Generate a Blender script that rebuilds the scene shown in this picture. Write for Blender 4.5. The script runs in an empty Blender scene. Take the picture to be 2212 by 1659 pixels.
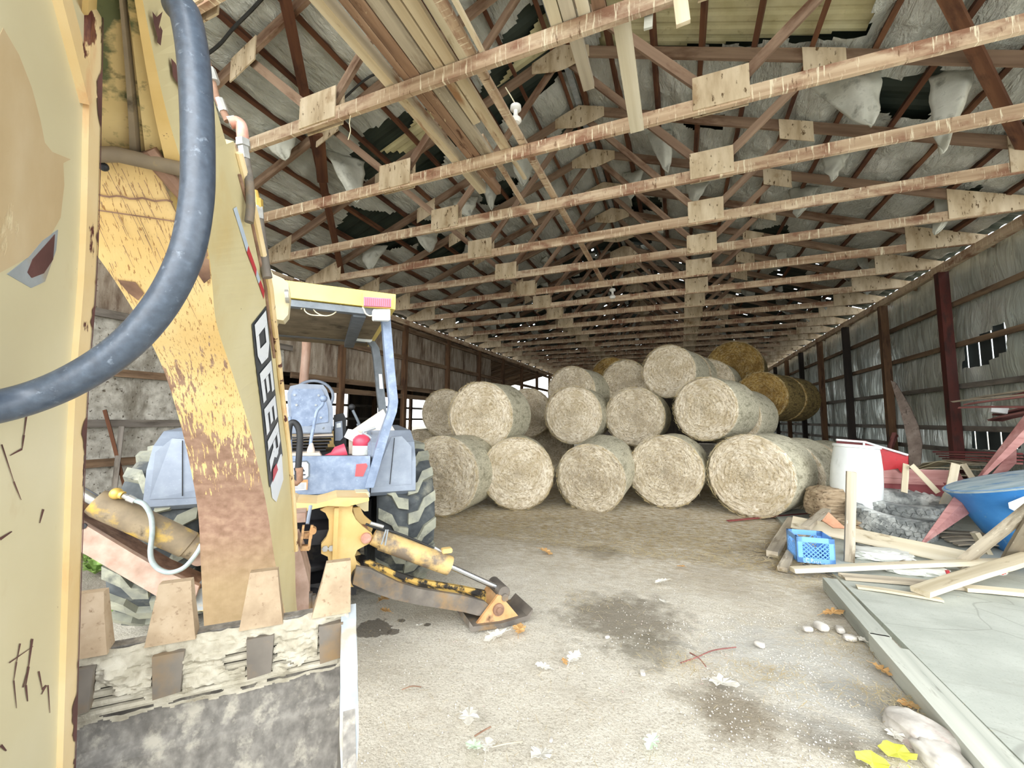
import bpy, bmesh, math, random
from mathutils import Vector, Matrix, noise
random.seed(7)
S = bpy.context.scene
COL = S.collection
PI = math.pi

# ------------------------------------------------------------------ camera
FPX, CX, CY = 889.7, 1106.0, 829.5           # focal length in pixels of the 2212 x 1659 frame
YAW, PITCH, ROLL = [math.radians(a) for a in (22.139, 5.023, 0.331)]
CAM = Vector((0, 0, 1.6))
FWD = Vector((-math.sin(YAW)*math.cos(PITCH), math.cos(YAW)*math.cos(PITCH), math.sin(PITCH)))
_r = Vector((math.cos(YAW), math.sin(YAW), 0)); _u = _r.cross(FWD)
RGT = _r*math.cos(ROLL) + _u*math.sin(ROLL)
UPV = -_r*math.sin(ROLL) + _u*math.cos(ROLL)
cd = bpy.data.cameras.new('camera'); cam = bpy.data.objects.new('camera', cd); COL.objects.link(cam)
cd.sensor_width = 36; cd.lens = FPX/2212*36; cd.clip_start = 0.02; cd.clip_end = 300
m = Matrix((RGT, UPV, -FWD)).transposed().to_4x4(); m.translation = CAM
cam.matrix_world = m
S.camera = cam

# ------------------------------------------------------------------ light: an overcast day, seen through the open end of the barn
w = bpy.data.worlds.new('overcast_sky'); S.world = w; w.use_nodes = True
nt = w.node_tree; bg = nt.nodes['Background']
geo = nt.nodes.new('ShaderNodeTexCoord'); sep = nt.nodes.new('ShaderNodeSeparateXYZ'); rp = nt.nodes.new('ShaderNodeValToRGB')
nt.links.new(geo.outputs['Generated'], sep.inputs[0]); nt.links.new(sep.outputs['Z'], rp.inputs[0]); nt.links.new(rp.outputs[0], bg.inputs[0])
rp.color_ramp.elements[0].position = 0.0; rp.color_ramp.elements[0].color = (0.80, 0.84, 0.86, 1)
rp.color_ramp.elements[1].position = 0.7; rp.color_ramp.elements[1].color = (0.90, 0.96, 1.0, 1)
bg.inputs[1].default_value = 2.2
def sun(name, dirv, energy, angle, col):
    l = bpy.data.lights.new(name, 'SUN'); l.energy = energy; l.angle = math.radians(angle); l.color = col
    o = bpy.data.objects.new(name, l); COL.objects.link(o)
    o.rotation_euler = Vector(dirv).to_track_quat('-Z', 'Y').to_euler(); o.location = (0, -8, 6)
sun('sky_glow_through_open_end', (-0.12, 1, -0.33), 3.4, 80, (1.0, 0.985, 0.95))
sun('added_side_fill_sun', (-1, 0.35, -0.36), 0.85, 80, (0.97, 0.99, 1.0))  # added soft sun from the right, brightens the right-facing sides of the machine
S.view_settings.view_transform = 'Standard'; S.view_settings.look = 'None'
S.view_settings.gamma = 1; S.view_settings.use_curve_mapping = False
S.view_settings.exposure = 0.66
S.cycles.max_bounces = 8; S.cycles.diffuse_bounces = 6; S.cycles.use_denoising = True
S.cycles.sample_clamp_indirect = 8

# ------------------------------------------------------------------ measuring helpers (a pixel of the photo -> a point of the place)
def ray(x, y): return FWD + RGT*((x-CX)/FPX) - UPV*((y-CY)/FPX)
def atz(x, y, z): d = ray(x, y); return CAM + d*((z-CAM.z)/d.z)
def aty(x, y, Y): d = ray(x, y); return CAM + d*(Y/d.y)
def atx(x, y, X): d = ray(x, y); return CAM + d*(X/d.x)
def atd(x, y, D): return CAM + ray(x, y)*D
TH = math.radians(43.4); TO = Vector((-3.27, 2.85, 0))
TR = Vector((math.sin(TH), math.cos(TH), 0)); TF = Vector((-math.cos(TH), math.sin(TH), 0))
def tloc(P): d = P-TO; return Vector((d.dot(TR), d.dot(TF), d.z))
def tf(x, y, f): d = ray(x, y); return tloc(CAM + d*((f-(CAM-TO).dot(TF))/d.dot(TF)))   # backhoe frame, plane at depth f
def tr(x, y, r): d = ray(x, y); return tloc(CAM + d*((r-(CAM-TO).dot(TR))/d.dot(TR)))
def td(x, y, D): return tloc(atd(x, y, D))
RX0, RX1, RID = -7.5, 4.65, -1.45            # wall lines and ridge
SL = 0.375
def roofz(x, off=0.0): return 6.98 + off - SL*abs(x-RID)          # top of the rafters
def atroof(x, y, side, off=0.1):
    d = ray(x, y); s = 1 if side > 0 else -1
    # z = 6.98+off - SL*s*(X-RID)
    t = (6.98+off+SL*s*RID-CAM.z)/(d.z+SL*s*d.x); return CAM + d*t

# ------------------------------------------------------------------ materials
def lin(h):
    h = h.lstrip('#'); v = [int(h[i:i+2], 16)/255 for i in (0, 2, 4)]
    return tuple(((c+0.055)/1.055)**2.4 if c > 0.04045 else c/12.92 for c in v) + (1,)
class G:
    def __init__(s, name):
        s.m = bpy.data.materials.new(name); s.m.use_nodes = True; s.t = s.m.node_tree
        s.b = s.t.nodes['Principled BSDF']; s.out = s.t.nodes['Material Output']
    def n(s, ty, props=None, **k):
        nd = s.t.nodes.new('ShaderNode'+ty)
        for a, v in (props or {}).items(): setattr(nd, a, v)
        for a, v in k.items():
            i = int(a[1:]) if a[0] == 'i' and a[1:].isdigit() else a.replace('_', ' ')
            if isinstance(v, bpy.types.NodeSocket): s.t.links.new(v, nd.inputs[i])
            else: nd.inputs[i].default_value = v
        return nd
    def link(s, a, b): s.t.links.new(a, b)
    def coords(s, stretch=(1, 1, 1), kind='Object', rnd=True):
        tc = s.n('TexCoord'); v = tc.outputs[kind]
        if rnd:
            oi = s.n('ObjectInfo'); mu = s.n('Math', {'operation': 'MULTIPLY'}, i0=oi.outputs['Random'], i1=37.0)
            v = s.n('VectorMath', {'operation': 'ADD'}, i0=v, i1=mu.outputs[0]).outputs[0]
        return s.n('VectorMath', {'operation': 'MULTIPLY'}, i0=v, i1=stretch).outputs[0]
    def noise(s, v, scale, detail=4, rough=0.55, dist=0.0):
        return s.n('TexNoise', Vector=v, Scale=scale, Detail=detail, Roughness=rough, Distortion=dist).outputs[0]
    def ramp(s, f, stops, interp='LINEAR'):
        r = s.n('ValToRGB', Fac=f); e = r.color_ramp.elements; r.color_ramp.interpolation = interp
        while len(e) < len(stops): e.new(0.5)
        for q, (p, c) in zip(e, stops): q.position = p; q.color = lin(c) if isinstance(c, str) else (c, c, c, 1)
        return r.outputs[0]
    def mix(s, f, a, b, mode='MIX'):
        nd = s.t.nodes.new('ShaderNodeMix'); nd.data_type = 'RGBA'; nd.blend_type = mode
        for i, v in ((0, f), (6, a), (7, b)):
            if isinstance(v, bpy.types.NodeSocket): s.t.links.new(v, nd.inputs[i])
            elif isinstance(v, str): nd.inputs[i].default_value = lin(v)
            else: nd.inputs[i].default_value = v
        return nd.outputs[2]
    def math(s, op, a, b=0.0):
        return s.n('Math', {'operation': op}, i0=a, i1=b).outputs[0]
    def fin(s, col, rough=0.8, metal=0.0, bump=None, bs=0.3, bd=0.01, spec=None):
        if isinstance(col, str): s.b.inputs['Base Color'].default_value = lin(col)
        else: s.link(col, s.b.inputs['Base Color'])
        if isinstance(rough, bpy.types.NodeSocket): s.link(rough, s.b.inputs['Roughness'])
        else: s.b.inputs['Roughness'].default_value = rough
        s.b.inputs['Metallic'].default_value = metal
        if spec is not None: s.b.inputs['Specular IOR Level'].default_value = spec
        if bump is not None:
            bn = s.n('Bump', Strength=bs, Distance=bd, Height=bump); s.link(bn.outputs[0], s.b.inputs['Normal'])
        return s.m
def surf(name, stops, scale=6, stretch=(1, 1, 1), layers=(), rough=0.8, metal=0.0, bs=0.3, bd=0.01, var=0.0, detail=5, spec=None, rnd=True):
    """base colours by noise; each layer = (colour, scale, stretch, lo, hi) shows where its noise passes lo..hi"""
    g = G(name); v = g.coords(stretch, rnd=rnd); f = g.noise(v, scale, detail); col = g.ramp(f, stops)
    h = f
    for (c, sc, st, lo, hi) in layers:
        vv = g.coords(st, rnd=rnd); nf = g.noise(vv, sc, 6, 0.62)
        k = g.ramp(nf, [(lo, 0.0), (hi, 1.0)]); col = g.mix(k, col, c); h = g.math('SUBTRACT', h, g.math('MULTIPLY', k, 0.35))
    if var:
        oi = g.n('ObjectInfo'); hs = g.n('HueSaturation', Color=col)
        mr = g.n('MapRange', Value=oi.outputs['Random'], i3=1-var, i4=1+var); g.link(mr.outputs[0], hs.inputs['Value']); col = hs.outputs[0]
    return g.fin(col, rough, metal, h, bs, bd, spec)

WL = (0.05, 1, 1)    # grain along local X
MT = {}
MT['truss'] = surf('truss_wood', [(0.3, '#94795f'), (0.5, '#bda58a'), (0.72, '#d8c6ac')], 9, WL,
    [('#8a6550', 5, (0.5, 1, 1), 0.47, 0.64), ('#e0d5bb', 30, (1.3, 0.12, 0.12), 0.58, 0.64), ('#6a4d36', 22, (1.2, 0.25, 0.25), 0.62, 0.70)], 0.85, bs=0.2, var=0.10)
MT['rafter'] = surf('rafter_wood', [(0.3, '#6a5342'), (0.55, '#8c7460'), (0.75, '#a89079')], 8, WL,
    [('#54351f', 5, (0.3, 1, 1), 0.5, 0.7)], 0.88, bs=0.2, var=0.12)
MT['purlin'] = surf('purlin_wood', [(0.3, '#4a2a1b'), (0.55, '#66412a'), (0.75, '#835c40')], 7, WL, [('#371c12', 5, (0.3, 1, 1), 0.5, 0.7)], 0.9, bs=0.2, var=0.15)
MT['ply'] = surf('gusset_plywood', [(0.3, '#a59072'), (0.5, '#c6b497'), (0.72, '#dccdb3')], 7, (1, 1, 0.25),
    [('#5f4a30', 30, (0.8, 1, 0.30), 0.60, 0.66), ('#8a6b45', 5, (1, 1, 0.6), 0.58, 0.75)], 0.85, bs=0.25, var=0.10)
MT['plank'] = surf('stored_plank_wood', [(0.3, '#b5a283'), (0.5, '#cdbd9f'), (0.72, '#e0d5bc')], 8, WL,
    [('#9a7452', 4, (0.25, 1, 1), 0.56, 0.68), ('#6f5640', 16, (0.3, 1, 1), 0.66, 0.74)], 0.85, bs=0.2, var=0.12)
MT['bark'] = surf('barky_plank_wood', [(0.3, '#6d5341'), (0.5, '#92745d'), (0.72, '#b4977f')], 8, (0.12, 1, 1),
    [('#4a2c19', 14, (0.3, 1, 1), 0.56, 0.68), ('#d8c6a4', 20, (0.6, 1, 1), 0.66, 0.72)], 0.9, bs=0.4, var=0.1)
MT['grey'] = surf('weathered_board_wood', [(0.3, '#8c8272'), (0.5, '#aea390'), (0.72, '#cbc1ad')], 8, WL,
    [('#6d604d', 7, (0.2, 1, 1), 0.56, 0.7), ('#e4ddcd', 30, (0.6, 1, 1), 0.66, 0.7)], 0.88, bs=0.3, var=0.12)
MT['pale'] = surf('pale_board_wood', [(0.3, '#b5a88c'), (0.5, '#cfc4aa'), (0.72, '#e2dac6')], 8, WL,
    [('#948468', 9, (0.3, 1, 1), 0.6, 0.72)], 0.86, bs=0.2, var=0.06)
MT['curb'] = surf('curb_timber_wood', [(0.3, '#92958c'), (0.5, '#aeb1a7'), (0.72, '#c8cabf')], 7, WL,
    [('#6c6a60', 9, (0.2, 1, 1), 0.58, 0.7)], 0.85, bs=0.3, var=0.05)
MT['post_red'] = surf('red_brown_post', [(0.3, '#3a1712'), (0.6, '#54221a'), (0.8, '#6d3a2c')], 5, (1, 1, 0.15), [('#2a1512', 9, (1, 1, 0.3), 0.5, 0.7)], 0.75, bs=0.2)
MT['post'] = surf('brown_post', [(0.3, '#4a3322'), (0.55, '#6a4e36'), (0.8, '#8a6c4e')], 6, (1, 1, 0.12), [('#3a2417', 9, (1, 1, 0.2), 0.52, 0.7)], 0.85, bs=0.2, var=0.15)
MT['post_dark'] = surf('dark_post', [(0.3, '#171310'), (0.7, '#332a24')], 6, (1, 1, 0.12), (), 0.85)
MT['girt'] = surf('girt_wood', [(0.3, '#57524a'), (0.55, '#78716a'), (0.8, '#948b7d')], 8, WL, [('#413a33', 6, (0.2, 1, 1), 0.5, 0.7)], 0.9, bs=0.2, var=0.1)
MT['girt_brown'] = surf('girt_brown_wood', [(0.3, '#5c4835'), (0.55, '#7d6650'), (0.8, '#a08a70')], 8, WL, [('#433021', 6, (0.2, 1, 1), 0.5, 0.7)], 0.9, bs=0.2, var=0.12)
MT['deckmetal'] = surf('roof_deck_metal', [(0.3, '#2f3933'), (0.6, '#3d473f'), (0.8, '#4d544b')], 3, (1, 1, 1), [('#6d5a48', 3, (1, 1, 1), 0.66, 0.76)], 0.6, 0.3, bs=0.1)
MT['cream'] = surf('cream_panel', [(0.3, '#c4bc90'), (0.6, '#d8d1a8'), (0.8, '#e5dfbd')], 4, (1, 1, 1), [('#b0a67c', 9, (1, 1, 1), 0.6, 0.72)], 0.8, bs=0.1)
g = G('insulation_vinyl'); v = g.coords(rnd=False)
f1 = g.noise(v, 1.6, 6, 0.6); f2 = g.noise(g.coords((6, 1.5, 6), rnd=False), 2.2, 6, 0.6, 0.6)
c = g.ramp(f1, [(0.3, '#b4b7b0'), (0.5, '#cccfc8'), (0.72, '#e0e2dd')]); c = g.mix(g.ramp(f2, [(0.60, 0.0), (0.78, 0.55)]), c, '#e6e8e2')
f3 = g.noise(g.coords((3, 1.2, 3), rnd=False), 3.0, 5, 0.6, 1.0); MT['insul'] = g.fin(c, 0.40, 0.08, g.math('ADD', f2, f3), 0.8, 0.10)
MT['flap'] = surf('torn_insulation_sheet', [(0.3, '#a5a69b'), (0.55, '#c0c1b6'), (0.8, '#d8d8ce')], 3, (1, 1, 1), [('#83847a', 6, (1, 1, 1), 0.56, 0.72)], 0.6, bs=0.4, bd=0.03, var=0.08)
# foil-faced insulation of the right wall
g = G('foil_wall'); v = g.coords(rnd=False)
f1 = g.noise(v, 1.0, 5, 0.55); f2 = g.noise(g.coords((1, 3, 0.8), rnd=False), 1.4, 4, 0.5, 1.2)
c = g.ramp(f1, [(0.3, '#b9c3bb'), (0.5, '#cdd5ce'), (0.72, '#e0e5e0')]); c = g.mix(g.ramp(f2, [(0.56, 0.0), (0.74, 0.5)]), c, '#5d665a')
ro = g.ramp(f2, [(0.3, 0.22), (0.7, 0.42)])
MT['foil'] = g.fin(c, ro, 0.40, f2, 0.4, 0.10)
MT['whitewall'] = surf('wall_insulation_paper', [(0.3, '#8d897e'), (0.5, '#aeaaa0'), (0.72, '#c9c6bc')], 9, (1, 1, 1), [('#716a5d', 2.2, (1, 1, 0.3), 0.52, 0.7), ('#5f564a', 22, (1, 1, 1), 0.60, 0.68)], 0.85, bs=0.6, bd=0.03, rnd=False)
MT['brownwall'] = surf('wall_panel_brown', [(0.3, '#7f7060'), (0.5, '#9d9080'), (0.72, '#b6ab9c')], 5, (1, 2, 0.4), [('#5b4636', 2.2, (1, 1.5, 0.35), 0.5, 0.66), ('#584535', 40, (1, 1, 1), 0.62, 0.68)], 0.85, bs=0.3, rnd=False)
MT['darkboard'] = surf('dark_board_wall', [(0.3, '#2f2a25'), (0.6, '#453c33'), (0.8, '#5a4e42')], 5, (1, 1, 0.2), (), 0.9, rnd=False)
MT['blackmetal'] = surf('dark_siding', [(0.3, '#23292a'), (0.7, '#363d3d')], 4, (1, 1, 0.3), (), 0.7)
# paint and metal of the machine
MT['yellow'] = surf('yellow_paint', [(0.3, '#d2b06c'), (0.55, '#debf80'), (0.8, '#e6cc95')], 5, (1, 1, 1), [('#5e3a26', 40, (1, 1, 1), 0.69, 0.72), ('#a9743e', 3, (1, 1, 1), 0.66, 0.8)], 0.45, bs=0.15, bd=0.004, rnd=False)
MT['canopy'] = surf('canopy_yellow', [(0.3, '#edd268'), (0.7, '#f3dd7c')], 3, (1, 1, 1), (), 0.4, rnd=False)
MT['tan'] = surf('tan_paint', [(0.3, '#cbbc8f'), (0.55, '#d5c99e'), (0.8, '#dcd2ac')], 2.5, (1, 1, 1), [('#5a3129', 26, (1, 1, 0.7), 0.725, 0.74), ('#cbb37a', 2.2, (1, 1, 1), 0.60, 0.78), ('#4d2e28', 7, (1, 1, 0.3), 0.74, 0.755)], 0.42, bs=0.12, bd=0.004, rnd=False)
MT['dipper'] = surf('dipper_tan_paint', [(0.3, '#c9bd98'), (0.55, '#d1c7a4'), (0.8, '#d9d0b2')], 2.5, (1, 1, 1),
    [('#c4b28c', 2.6, (1, 1, 0.55), 0.56, 0.62), ('#4e2b28', 10, (1, 1, 0.6), 0.715, 0.73), ('#4e2b28', 55, (1, 1, 0.5), 0.72, 0.74)], 0.42, bs=0.12, bd=0.004, rnd=False)
MT['stain'] = surf('tan_brown_stain', [(0.3, '#b79d76'), (0.5, '#c5ae88'), (0.72, '#d2bf9e')], 7, (1, 1, 0.5), [('#d9cba6', 16, (1, 1, 0.6), 0.62, 0.70)], 0.5, rnd=False)
MT['dipedge'] = surf('dipper_edge_yellow', [(0.3, '#dcbd86'), (0.55, '#e5cc9d'), (0.8, '#ecd8b2')], 5, (1, 1, 1), [('#5a2f2b', 7, (2, 2, 0.8), 0.60, 0.625), ('#d69a6a', 9, (1, 1, 0.3), 0.58, 0.75)], 0.45, bs=0.2, bd=0.004, rnd=False)
MT['maroon'] = surf('chipped_primer', [(0.3, '#4b2d2b'), (0.7, '#6b4642')], 12, (1, 1, 1), (), 0.7)
# boom underside: yellow paint scraped along its length, rusting towards the foot
g = G('scraped_boom_paint'); v = g.coords(rnd=False)
tc = g.n('TexCoord'); sx = g.n('SeparateXYZ', i0=tc.outputs['Object'])
base = g.ramp(g.noise(v, 5), [(0.3, '#d9b673'), (0.55, '#e2c286'), (0.8, '#ead09b')])
scr = g.noise(g.coords((34, 5.5, 3.2), rnd=False), 3.0, 5, 0.65, 0.4); big = g.noise(v, 4.2, 6, 0.65)
low = g.n('MapRange', Value=sx.outputs['Z'], i1=2.02, i2=1.15, i3=-0.10, i4=0.24).outputs[0]
k = g.math('ADD', g.math('ADD', g.math('MULTIPLY', scr, 0.62), g.math('MULTIPLY', big, 0.42)), low)
rustc = g.ramp(g.noise(v, 26, 6), [(0.3, '#80624f'), (0.5, '#967765'), (0.75, '#ad9079')])
lowdust = g.n('MapRange', Value=sx.outputs['Z'], i1=1.12, i2=0.85, i3=0.0, i4=0.6).outputs[0]
rustc = g.mix(lowdust, rustc, '#a39067')
fine = g.noise(g.coords((90, 16, 9), rnd=False), 3.0, 4, 0.6)
kk = g.ramp(k, [(0.575, 0.0), (0.60, 1.0)]); kf = g.ramp(fine, [(0.60, 0.0), (0.625, 0.8)])
col = g.mix(kf, base, '#8a5a2e'); col = g.mix(kk, col, rustc)
MT['boomface'] = g.fin(col, 0.55, 0.0, k, 0.3, 0.006)
MT['moss'] = surf('mossy_yellow_steel', [(0.3, '#cdb47c'), (0.6, '#dcc48d'), (0.8, '#e6d2a2')], 6, (1, 1, 1), [('#5d6340', 5.5, (1, 1, 0.7), 0.44, 0.50), ('#454a2e', 16, (1, 1, 1), 0.56, 0.66)], 0.8, bs=0.4, rnd=False)
MT['rust'] = surf('rusty_steel', [(0.3, '#6d5243'), (0.5, '#8a6a56'), (0.75, '#a98a74')], 14, (1, 1, 1), [('#5b4136', 5, (1, 1, 1), 0.55, 0.7)], 0.8, bs=0.25, bd=0.004, rnd=False)
MT['pinkrust'] = surf('faded_pink_rust', [(0.3, '#937a6b'), (0.5, '#a98f81'), (0.75, '#bca598')], 10, (1, 1, 1), [('#94705f', 4, (1, 1, 1), 0.55, 0.72)], 0.75, bs=0.2, bd=0.004, rnd=False)
MT['tooth'] = surf('polished_tooth_steel', [(0.3, '#9a846a'), (0.5, '#b09a7f'), (0.75, '#c3af96')], 16, (1, 1, 1), [('#8b735a', 80, (1, 1, 1), 0.58, 0.70)], 0.55, bs=0.2, bd=0.003, rnd=False)
MT['bucket'] = surf('bucket_steel', [(0.3, '#6a6661'), (0.5, '#84807a'), (0.72, '#a09b93')], 50, (1, 1, 0.7), [('#b9b3a6', 26, (1, 1, 0.8), 0.52, 0.66), ('#5e5a56', 4, (1, 1, 1), 0.55, 0.75), ('#cfc9bc', 7, (1, 1, 1), 0.60, 0.72)], 0.7, bs=0.3, bd=0.004, rnd=False)
MT['mud'] = surf('dried_mud', [(0.3, '#9b9482'), (0.5, '#b7b09f'), (0.72, '#cac4b5')], 22, (1, 1, 1), [('#968d79', 7, (1, 1, 1), 0.55, 0.7)], 0.95, bs=0.8, bd=0.01, rnd=False)
MT['edge'] = surf('worn_bright_edge', [(0.3, '#8f969b'), (0.6, '#a9b0b5'), (0.8, '#bfc5c9')], 12, (1, 1, 1), [('#aaa294', 9, (1, 1, 1), 0.56, 0.66)], 0.5, 0.2, bs=0.2, bd=0.004, rnd=False)
MT['bluegrey'] = surf('blue_grey_paint', [(0.3, '#6a7a94'), (0.55, '#7e8ea8'), (0.8, '#9ba9bd')], 14, (1, 1, 1), [('#a9b9cf', 60, (1, 1, 1), 0.60, 0.75)], 0.4, bs=0.1, bd=0.003, rnd=False)
MT['fender'] = surf('fender_grey_plastic', [(0.3, '#7a8494'), (0.6, '#8a94a3'), (0.8, '#9aa3b0')], 8, (1, 1, 1), [('#a5b0c0', 50, (1, 1, 1), 0.62, 0.78)], 0.45, bs=0.1, bd=0.003, rnd=False)
MT['greymetal'] = surf('grey_canopy_steel', [(0.3, '#5b636b'), (0.7, '#767e86')], 10, (1, 1, 1), (), 0.5, rnd=False)
MT['ceilcloth'] = surf('canopy_lining', [(0.3, '#6b5f4c'), (0.55, '#877a64'), (0.8, '#a1947d')], 4, (1, 1, 1), [('#4f4534', 5, (1, 1, 1), 0.55, 0.7)], 0.9, rnd=False)
MT['beige'] = surf('beige_console', [(0.3, '#cdbfae'), (0.7, '#ddd1c3')], 5, (1, 1, 1), (), 0.6, rnd=False)
MT['dark'] = surf('greasy_dark_steel', [(0.3, '#1d1d20'), (0.6, '#2d2d31'), (0.8, '#403f40')], 8, (1, 1, 1), [('#5c5248', 6, (1, 1, 1), 0.6, 0.75)], 0.5, 0.2, rnd=False)
MT['leg'] = surf('worn_stabiliser_steel', [(0.3, '#55504c'), (0.55, '#6f6860'), (0.8, '#8a8278')], 6, (1, 1, 1), [('#8f7450', 4, (1, 1, 1), 0.52, 0.68), ('#2e2b2a', 5, (1, 1, 1), 0.62, 0.74)], 0.6, bs=0.2, bd=0.004, rnd=False)
MT['legtop'] = surf('scraped_yellow_leg', [(0.3, '#d0a854'), (0.7, '#e1c070')], 8, (1, 1, 1), [('#33302d', 7, (1, 1, 1), 0.46, 0.52)], 0.6, bs=0.2, rnd=False)
MT['cyl'] = surf('greasy_yellow_cylinder', [(0.3, '#c5a468'), (0.6, '#d6b880'), (0.8, '#e0c795')], 9, (1, 1, 1), [('#7d7062', 4, (1, 1, 1), 0.45, 0.56), ('#3f362d', 12, (1, 1, 1), 0.62, 0.7)], 0.5, bs=0.15, bd=0.004, rnd=False)
MT['cyl2'] = surf('muddy_cylinder', [(0.3, '#6f6250'), (0.55, '#85765f'), (0.8, '#9b8b70')], 9, (1, 1, 1), [('#b99a48', 5, (1, 1, 1), 0.55, 0.66), ('#4f4433', 9, (1, 1, 1), 0.58, 0.7)], 0.7, bs=0.25, bd=0.004, rnd=False)
MT['pad'] = surf('rusty_orange_pad', [(0.3, '#a9794e'), (0.5, '#c79a68'), (0.75, '#dcb98c')], 7, (1, 1, 1), [('#6a4a35', 7, (1, 1, 1), 0.55, 0.68)], 0.6, bs=0.2, bd=0.004, rnd=False)
MT['chrome'] = surf('chrome_rod', [(0.3, '#b8bcc0'), (0.7, '#dfe2e5')], 6, (1, 1, 1), (), 0.22, 0.9, rnd=False)
MT['hose'] = surf('black_rubber_hose', [(0.3, '#38414f'), (0.6, '#465160'), (0.8, '#566273')], 90, (1, 1, 1), [('#6d7886', 60, (1, 1, 1), 0.62, 0.70)], 0.38, bs=0.25, bd=0.002, rnd=False, spec=0.65)
MT['hosethin'] = surf('thin_grey_hose', [(0.3, '#8d9a9c'), (0.7, '#a9b6b8')], 20, (1, 1, 1), (), 0.5, rnd=False)
MT['black'] = surf('black_rubber', [(0.3, '#18191b'), (0.7, '#2b2c2f')], 8, (1, 1, 1), (), 0.6)
MT['tyre'] = surf('dusty_tyre_rubber', [(0.3, '#393d41'), (0.55, '#4b5053'), (0.8, '#676b6a')], 9, (1, 1, 1), [('#8b8a7c', 4, (1, 1, 1), 0.56, 0.72), ('#303236', 6, (1, 1, 1), 0.58, 0.7)], 0.85, bs=0.3)
MT['lug'] = surf('dusty_tyre_lug', [(0.3, '#7d7f78'), (0.55, '#979888'), (0.8, '#adac9b')], 9, (1, 1, 1), [('#63655f', 5, (1, 1, 1), 0.56, 0.68)], 0.9, bs=0.3)
MT['oldtyre'] = surf('chalky_old_tyre', [(0.3, '#5d6161'), (0.5, '#7f8382'), (0.75, '#a3a6a3')], 8, (1, 1, 1), [('#d6d9d5', 3.0, (1, 1, 1), 0.46, 0.62), ('#4a4d4d', 16, (1, 1, 1), 0.62, 0.70)], 0.85, bs=0.4)
MT['white'] = surf('white_plastic', [(0.3, '#dfe4e4'), (0.7, '#eff3f3')], 3, (1, 1, 1), [('#cfd4d0', 6, (1, 1, 0.4), 0.6, 0.75)], 0.45)
MT['drum_blue'] = surf('blue_drum_plastic', [(0.3, '#3a86cf'), (0.6, '#4a96dd'), (0.8, '#70afe8')], 4, (1, 1, 1), [('#8fb4d2', 9, (1, 1, 1), 0.62, 0.74)], 0.45)
MT['drum_lid'] = surf('dusty_blue_lid', [(0.3, '#8fa6b0'), (0.55, '#aebfc5'), (0.8, '#ccd6d6')], 9, (0.3, 1, 1), [('#6f93b5', 6, (1, 1, 1), 0.55, 0.68)], 0.7)
MT['crate'] = surf('light_blue_plastic', [(0.3, '#6da8e8'), (0.7, '#80b6f0')], 5, (1, 1, 1), (), 0.4)
MT['red'] = surf('bright_red_panel', [(0.3, '#a4161f'), (0.7, '#bd2630')], 5, (1, 1, 1), [('#7d1f2b', 30, (0.2, 1, 1), 0.55, 0.7)], 0.4)
MT['redwood'] = surf('faded_red_boards', [(0.3, '#7a4a46'), (0.55, '#95605b'), (0.8, '#ad7d76')], 8, WL, [('#5e3230', 10, (0.15, 1, 1), 0.52, 0.66)], 0.85, bs=0.3, var=0.12)
MT['redmetal'] = surf('dusty_red_metal', [(0.3, '#a26e6a'), (0.55, '#b98782'), (0.8, '#cda59f')], 9, WL, [('#8f5a58', 9, (0.2, 1, 1), 0.55, 0.7)], 0.6, bs=0.15, var=0.06)
MT['sidingred'] = surf('dark_red_siding', [(0.3, '#6d2d30'), (0.6, '#85393c'), (0.8, '#9c5654')], 6, WL, (), 0.6, bs=0.15, var=0.1)
MT['tansheet'] = surf('cream_siding_sheet', [(0.3, '#b9ae94'), (0.6, '#cfc6ad'), (0.8, '#e0d9c4')], 6, WL, [('#968a70', 9, (0.2, 1, 1), 0.58, 0.7)], 0.7, var=0.08)
MT['warped'] = surf('warped_grey_sheet', [(0.3, '#75665d'), (0.55, '#8f8177'), (0.8, '#a99c92')], 7, (1, 1, 0.2), [('#4d4038', 12, (1, 1, 0.3), 0.56, 0.68)], 0.9, bs=0.3)
MT['orangeply'] = surf('orange_plywood', [(0.3, '#c08b6c'), (0.55, '#d3a283'), (0.8, '#e2ba9d')], 5, (1, 1, 1), [('#a5765a', 6, (1, 1, 1), 0.6, 0.7)], 0.8)
MT['bag'] = surf('white_paper_bag', [(0.3, '#cdcfc8'), (0.6, '#dfe1da'), (0.8, '#eeefe9')], 9, (1, 1, 1), [('#a9aca4', 9, (1, 1, 1), 0.6, 0.7)], 0.6, bs=0.4)
MT['orange'] = surf('orange_lens', [(0.3, '#f07a34'), (0.7, '#f58f4c')], 3, (1, 1, 1), (), 0.3)
MT['lens'] = surf('pink_red_lens', [(0.3, '#c65a7a'), (0.7, '#dd7f9b')], 3, (1, 1, 1), (), 0.25)
MT['redrefl'] = surf('red_reflector', [(0.3, '#e8484f'), (0.7, '#f25a60')], 3, (1, 1, 1), (), 0.3)
MT['redpl'] = surf('red_plastic', [(0.3, '#d03a52'), (0.7, '#e2566c')], 3, (1, 1, 1), (), 0.4)
MT['decal_black'] = surf('decal_black', [(0.3, '#2c3238'), (0.7, '#3b4147')], 8, (1, 1, 1), (), 0.4)
MT['decal_white'] = surf('decal_white', [(0.3, '#dfe5ee'), (0.7, '#edf1f7')], 8, (1, 1, 1), [('#b4b9c2', 26, (1, 1, 1), 0.66, 0.69)], 0.4)
MT['decal_red'] = surf('decal_red', [(0.3, '#b8323c'), (0.7, '#c9444c')], 8, (1, 1, 1), (), 0.35)
MT['decal_blue'] = surf('decal_pale_blue', [(0.3, '#b3c3d6'), (0.7, '#c6d3e2')], 20, (1, 1, 1), (), 0.35)
MT['decal_orange'] = surf('decal_orange', [(0.3, '#e08a5c'), (0.7, '#eba379')], 8, (1, 1, 1), (), 0.4)
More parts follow.
